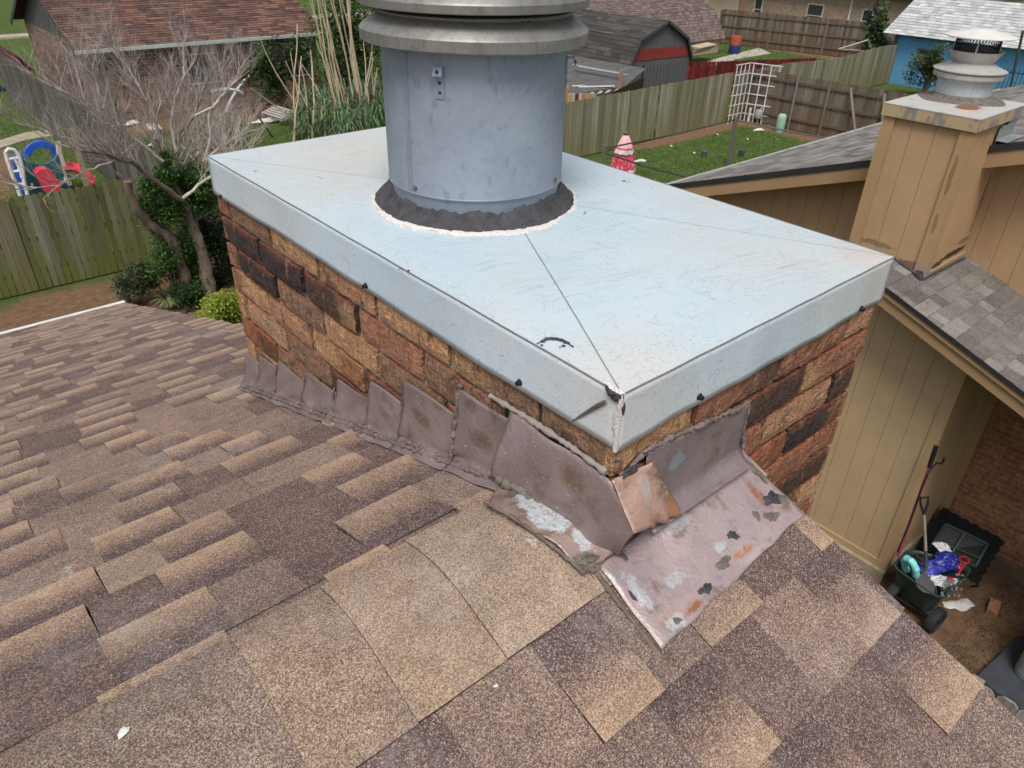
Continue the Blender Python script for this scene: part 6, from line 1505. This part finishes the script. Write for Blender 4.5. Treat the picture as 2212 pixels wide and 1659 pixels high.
# logs piled against long fence
lg = thing('timber_scraps', 'thin timber scraps leaning on the long grey fence above the playset', 'timber', (3.6, 19.8, 0))
for i in range(4):
    a_, c_ = q3(625+i*19, 1290, 19.5), q3(575+i*10, 1030+i*4, 20.6); b = MB(); b.tube([V((a_.x, a_.y, .02)), (c_.x, c_.y, min(1.6, c_.z))], .016, 4); b.build('stick', plain('bleached timber %d' % i, (.20, .15, .10), .9), lg)

# ================================================================== CORNER WITH THE GARDEN CART
K5 = .3315
def z5(x, y, z=0): return onz((2080+x*K5)/1.1302, (1050+y*K5)/1.1302, z)
cart = thing('garden_cart', 'dark green poly garden cart heaped with bags, shovel and toys', 'cart', (6.25, .75, 0))
MCT = plain('dark green cart plastic', (.022, .045, .038), .45, 0, .25, 4)
c1, c2, c3, c4 = z5(290, 1000, .55), z5(670, 1262, .55), z5(905, 1010, .55), z5(420, 872, .55)
ctr = (c1+c2+c3+c4)/4
def rrect(sc, z, n=10, rf=.22):
    out = []; C_ = [c1, c2, c3, c4]
    for i in range(4):
        A_, B_, D_ = C_[i-1], C_[i], C_[(i+1) % 4]; A_, B_, D_ = [ctr+(p-ctr)*sc for p in (A_, B_, D_)]
        p0_, p1_ = B_.lerp(A_, rf), B_.lerp(D_, rf)
        for k_ in range(n): t = k_/(n-1); p = p0_.lerp(B_, t).lerp(B_.lerp(p1_, t), t); out.append(V((p.x, p.y, z)))
    return out
rings = [rrect(.60, .20), rrect(.72, .22), rrect(.90, .52), rrect(1.0, .53), rrect(1.02, .555), rrect(.985, .56), rrect(.93, .55), rrect(.87, .50), rrect(.70, .26), rrect(.55, .25)]
n_ = len(rings[0]); mb = MB(); mb.add([p for r_ in rings for p in r_], [(i*n_+j, i*n_+(j+1) % n_, (i+1)*n_+(j+1) % n_, (i+1)*n_+j) for i in range(len(rings)-1) for j in range(n_)]+[tuple(range(n_-1, -1, -1)), tuple((len(rings)-1)*n_+j for j in range(n_))])
mb.build('tub', MCT, cart, smooth=True, ang=50)
ax_d = (c2-c1).normalized()
for i, (x, y) in enumerate(((300, 1215), (610, 1400))):
    p = z5(x, y, .15); p = V((p.x, p.y, .15)); mb = MB(); t_ = ax_d
    def circ(r_, off): a2 = V((0, 0, 1)); b2 = t_.cross(a2).normalized(); return [p+t_*off+(a2*math.cos(2*math.pi*j/22)+b2*math.sin(2*math.pi*j/22))*r_ for j in range(22)]
    rg = [circ(.02, -.035), circ(.09, -.035), circ(.095, -.05), circ(.14, -.045), circ(.15, -.02), circ(.15, .02), circ(.14, .045), circ(.095, .05), circ(.09, .035), circ(.02, .035)]
    mb.add([q_ for r_ in rg for q_ in r_], [(k*22+j, k*22+(j+1) % 22, (k+1)*22+(j+1) % 22, (k+1)*22+j) for k in range(9) for j in range(22)]); w_ = mb.build('wheel', plain('black tyre %d' % i, (.02, .02, .021), .75), cart, smooth=True, ang=40)
b = MB(); b.tube([z5(300, 1215, .15).xy.to_3d()+V((0, 0, .15)) if False else V((z5(300, 1215, .15).x, z5(300, 1215, .15).y, .15)), V((z5(610, 1400, .15).x, z5(610, 1400, .15).y, .15))], .012, 6); b.build('axle', MC_BLACK, cart)
b = MB(); b.tube([c3+V((.02, 0, -.05)), z5(935, 1030, .45), z5(925, 1150, .15), z5(880, 1150, .05)], .012, 6); b.build('stand', MC_BLACK, cart)
# black tray / second lid leaning behind
ty = thing('black_tray', 'black two compartment plastic tray leaning behind the garden cart', 'tray', (6.8, .75, .4))
TL, TR, BR_, BL_ = z5(690, 700, .72), z5(995, 845, .72), z5(905, 1012, .57), z5(560, 890, .50)
b = MB(); b.prism([TL, TR, BR_, BL_], (.03, .02, -.03)); b.build('tray_back', plain('black tray plastic', (.010, .013, .013), .5), ty)
for (p, q_) in ((TL, TR), (TR, BR_), (BR_, BL_), (BL_, TL), (TL.lerp(TR, .45), BL_.lerp(BR_, .45)), (TL.lerp(BL_, .62), TR.lerp(BR_, .62))):
    b = MB(); b.tube([p+V((0, 0, .015)), q_+V((0, 0, .015))], .016, 5); b.build('rim', plain('tray rim', (.02, .03, .028), .4), ty) if False else b.build('rim', MCT, ty)
# interlocking rubber mat against the brick wall
MMAT = plain('black rubber mat', (.016, .016, .019), .9, 0, .3, 10)
A_, B_, C_, D_ = V((7.54, 1.10, .30)), V((7.54, .40, .42)), V((7.30, .22, .0)), V((7.30, 1.1, .0))
A_ = V((7.535, 1.10, .46)); B_ = V((7.535, .43, .44)); C_ = V((7.18, .43, .01)); D_ = V((7.18, 1.13, .01))
P = []
for (p, q_) in ((A_, B_), (B_, C_), (C_, D_), (D_, A_)):
    n2 = 24; d_ = (q_-p); out = (p+q_)/2-(A_+C_)/2; out = (out-d_.normalized()*out.dot(d_.normalized())).normalized()
    for k_ in range(n2): P.append(p+d_*(k_/n2)+out*(.016 if k_ % 4 in (1, 2) else 0))
b = MB(); b.prism(P, V((-.35, 0, .2)).normalized()*.012 if False else (.012, 0, -.006)); tag(b.build('rubber_mat', MMAT), 'black interlocking rubber mat leaning on the brick wall behind the cart', 'mat')
# bags and toys in the cart
def zz5(x, y, z): return z5(x, y, z)
mm = M('blue and white printed bag', .35, 0, .5); c = mm.mix(mm.ramp(mm.noise(26, 4, .75, vec=mm.vs((1, 1, 2.2))), [(.60, 0.0), (.63, 1.0)]), (.012, .022, .26), (.55, .58, .66)); mm.col(c); mm.bump(mm.noise(16, 3, .6), .8, .03)
mbl = M('royal blue bag', .3, 0, .5); mbl.col(mbl.mix(mbl.ramp(mbl.noise(8, 4, .6), [(.4, 0.0), (.6, 1.0)]), (.018, .022, .24), (.06, .06, .36))); mbl.bump(mbl.noise(18, 4, .6), .9, .03)
MCLR = plain('clear whitish plastic film', (.58, .60, .62), .25, 0, .35, 14, .8, 40)
b = blob(z5(690, 960, .60), (.13, .12), (0, -.3, 1), .9, 500, 22, 9, .3, stretch=(0, 1, 0)); tag(b.build('blue_bag', mm.mat, smooth=True), 'upright dark blue and white printed bag at the back of the cart', 'bag')
b = blob(z5(665, 868, .66), (.11, .06), (.2, -.2, 1), .9, 501, 20, 8, .4, stretch=(1, -1, 0)); tag(b.build('clear_bag', MCLR, smooth=True), 'crumpled clear white film bunched on top of the blue bag', 'plastic film')
b = blob(z5(600, 1010, .54), (.17, .10), (0, 0, 1), .7, 502, 22, 9, .25, stretch=(1, -.6, 0)); tag(b.build('blue_bag', mbl.mat, smooth=True), 'glossy royal blue bag lying in the middle of the cart', 'bag')
b = blob(z5(640, 1110, .52), (.16, .09), (0, 0, 1), .45, 503, 22, 9, .3, stretch=(1, -.8, 0)); tag(b.build('white_bag', MCLR, smooth=True), 'pale white plastic bag at the front of the cart under the shovel', 'bag')
b = blob(z5(500, 950, .50), (.12, .10), (0, 0, 1), .5, 507, 22, 9, .3); tag(b.build('black_bag', MC_BLACK, smooth=True), 'black bag filling the back corner of the cart', 'bag')
# turquoise foam ring
tq_c = z5(430, 1015, .60); MTQ = plain('turquoise foam vinyl', (.20, .62, .60), .4, 0, .12, 12, .3, 40)
b = MB(); ptsr = []
for k_ in range(15):
    a_ = R(-60+k_*19); ptsr.append(tq_c+(V((.34, .94, 0))*math.cos(a_)*.075+V((-.35, .1, .93))*math.sin(a_)*.135))
b.tube(ptsr, [.03+.012*math.sin(k_*1.3)**2 for k_ in range(15)], 10); tag(b.build('foam_ring', MTQ, smooth=True), 'bright turquoise vinyl ring float propped in the cart', 'float')
# shovel
sh = thing('shovel', 'long shovel with a black D grip standing blade down in the cart', 'shovel', tuple(z5(540, 1060, .5)))
gp = z5(530, 620, 1.32); bs_ = z5(548, 1010, .60)
b = MB(); b.tube([gp, gp.lerp(bs_, .5)+V((.004, 0, 0)), gp.lerp(bs_, .68)], .015, 8); b.build('handle', plain('worn ash handle', (.36, .30, .24), .7), sh, smooth=True)
b = MB(); b.tube([gp.lerp(bs_, .66), bs_, z5(520, 1060, .52)], .018, 8); b.build('socket', plain('grey socket', (.12, .125, .13), .4, .5), sh, smooth=True)
g1, g2 = z5(503, 498, 1.48), z5(562, 495, 1.48)
b = MB(); b.tube([gp, g1.lerp(gp, .4)+V((0, .012, 0)), g1, g2, g2.lerp(gp, .4)+V((0, -.012, 0)), gp], [.015, .012, .013, .013, .012, .015], 7); b.build('grip', MC_BLACK, sh, smooth=True)
b = MB(); P = [z5(*p, .545) for p in [(462, 1068), (585, 1052), (612, 1150), (608, 1215), (520, 1190), (478, 1150)]]; b.prism(P, (0, 0, -.006)); b.build('blade', plain('grey steel blade', (.15, .155, .155), .4, .5), sh)
# red toys and beads
MRD = plain('translucent red plastic', (.55, .02, .035), .3, 0, .1)
b = MB(); cc_ = z5(828, 955, .66); b.tube([cc_+V((math.cos(k_*math.pi/10)*.05, math.sin(k_*math.pi/10)*.045, 0)) for k_ in range(21)], .007, 6); b.tube([cc_+V((-.03, -.03, 0)), z5(770, 1075, .60)], .006, 6); tag(b.build('red_loop_toy', MRD, smooth=True), 'red plastic loop wand resting over the cart rim', 'toy')
for i, (x, y, lb) in enumerate([(790, 1005, 'round red plastic disc beside the red loop'), (728, 1103, 'red plastic cup lying among silver baubles')]):
    b = blob(z5(x, y, .58), (.04, .032), (0, 0, 1), .8, 510+i, rag=.1); tag(b.build('red_toy', MRD, smooth=True), lb, 'toy')
MSB = plain('silver bauble', (.55, .55, .56), .2, .7, .1); q = random.Random(12)
ga = thing('bauble_garland', 'tangled garland of silver baubles on wire at the right of the cart', 'garland', tuple(z5(740, 1140, .56)))
for i in range(26):
    x, y = q.uniform(690, 830), q.uniform(1060, 1230); x -= (y-1060)*.45; x += 30; p = z5(x, y, .575+q.uniform(0, .03)); b = MB(); r_ = q.uniform(.009, .014); b.lathe(p, [(.001, -r_), (r_*.7, -r_*.7), (r_, 0), (r_*.7, r_*.7), (.001, r_)], 8); b.build('bauble', MSB, ga, smooth=True)
for i in range(7):
    a_ = z5(q.uniform(620, 700), q.uniform(1140, 1230), .58); b = MB(); m1 = a_+V((q.uniform(-.05, .12), q.uniform(-.05, .1), q.uniform(.01, .06))); b.tube([a_, m1, z5(q.uniform(700, 860), q.uniform(1060, 1140), .62)], .0025, 4); b.build('wire', plain('dull wire %d' % i, (.10, .13, .11), .5), ga)
# tools leaning on the return wall
tl = thing('pink_handled_tool', 'long pink handled garden tool with black grip leaning in the wall corner', 'garden tool', (6.6, 1.0, 0))

tp_ = ony((2080+620*K5)/1.1302, (1050+120*K5)/1.1302, 1.095); bt_ = ony((2080+340*K5)/1.1302, (1050+935*K5)/1.1302, 1.04); mdp = tp_.lerp(bt_, .17)
b = MB(); b.tube([mdp, bt_], .014, 7); b.build('handle', plain('pink red painted handle', (.42, .06, .10), .5, 0, .2, 8), tl, smooth=True)
b = MB(); b.tube([tp_, mdp], [.024, .020], 8); b.build('grip', MC_BLACK, tl, smooth=True)
hk = [((2080+x*K5)/1.1302, (1050+y*K5)/1.1302) for x, y in [(678, 205), (672, 235), (650, 250), (628, 238), (600, 262), (560, 320), (510, 440), (460, 580), (400, 740), (335, 900)]]
tubething('shepherd_hook', 'thin black shepherd hook leaning beside the pink handled tool', 'hook', [ony(x, y, 1.06-.02*(i > 6)) for i, (x, y) in enumerate(hk)], .009, MC_BLACK)
b = blob(z5(790, 1290, .02), (.16, .08), (0, 0, 1), .35, 520, rag=.35, stretch=(1, -.9, 0)); tag(b.build('white_bag', plain('white woven bag', (.55, .54, .53), .7), smooth=True), 'white woven bag lying on the ground under the cart', 'bag')
b = MB(); p = z5(1055, 1300, .05); b.obox(p-V((.1, .06, .05)), V((.2, .04, .01)), V((-.02, .10, 0)), V((0, 0, .055))); tag(b.build('loose_brick', plain('broken brick', (.24, .12, .07), .9, 0, .4, 20)), 'single loose brick lying on the dead grass by the wall', 'brick')
# ac condenser on its pad
ac = thing('ac_condenser', 'grey air conditioner on a dark pad at the right edge', 'air conditioner', (6.6, -.6, 0))
def zd(x, y, z=0): return onz(x, y, z)
P = [zd(2108, 1462, .09), zd(2205, 1372, .09), zd(2330, 1440, .09), zd(2225, 1545, .09)]
b = MB(); b.prism(P, (0, 0, -.09)); b.build('pad', plain('dark composite pad', (.045, .05, .06), .6, 0, .3, 8), ac)
n1, n2, n3 = zd(2168, 1440, .10), zd(2215, 1395, .10), zd(2290, 1440, .10)
U_ = (n2-n1).normalized(); W_ = V((U_.y, -U_.x, 0)); o_ = n1+W_*.06
def rr_box(o_, U_, W_, w, d, r_, z):
    pts = []
    for (cx2, cy2, a0) in ((r_, r_, 180), (w-r_, r_, 270), (w-r_, d-r_, 0), (r_, d-r_, 90)):
        for k_ in range(5): a_ = R(a0+k_*22.5); pts.append(o_+U_*(cx2+r_*math.cos(a_))+W_*(cy2+r_*math.sin(a_))+V((0, 0, z)))
    return pts
rings = [rr_box(V((o_.x, o_.y, 0)), U_, W_, .75, .75, .1, z) for z in (.10, .72)]
mb = MB(); mb.add([p for r_ in rings for p in r_], [(j, (j+1) % 20, 20+(j+1) % 20, 20+j) for j in range(20)]+[tuple(range(20, 40))]); mb.build('cabinet', plain('grey green cabinet', (.16, .18, .175), .5), ac, smooth=True, ang=30)
mb = MB()
for k_ in range(26):
    r2 = rr_box(V((o_.x, o_.y, 0))-U_*.006-W_*.006, U_, W_, .762, .762, .1, .16+k_*.02); r3 = [p+V((0, 0, .009)) for p in r2]
    mb.add(r2+r3, [(j, (j+1) % 20, 20+(j+1) % 20, 20+j) for j in range(20)])
mb.build('louvre', plain('pale louvre metal', (.38, .40, .40), .4, .2), ac)
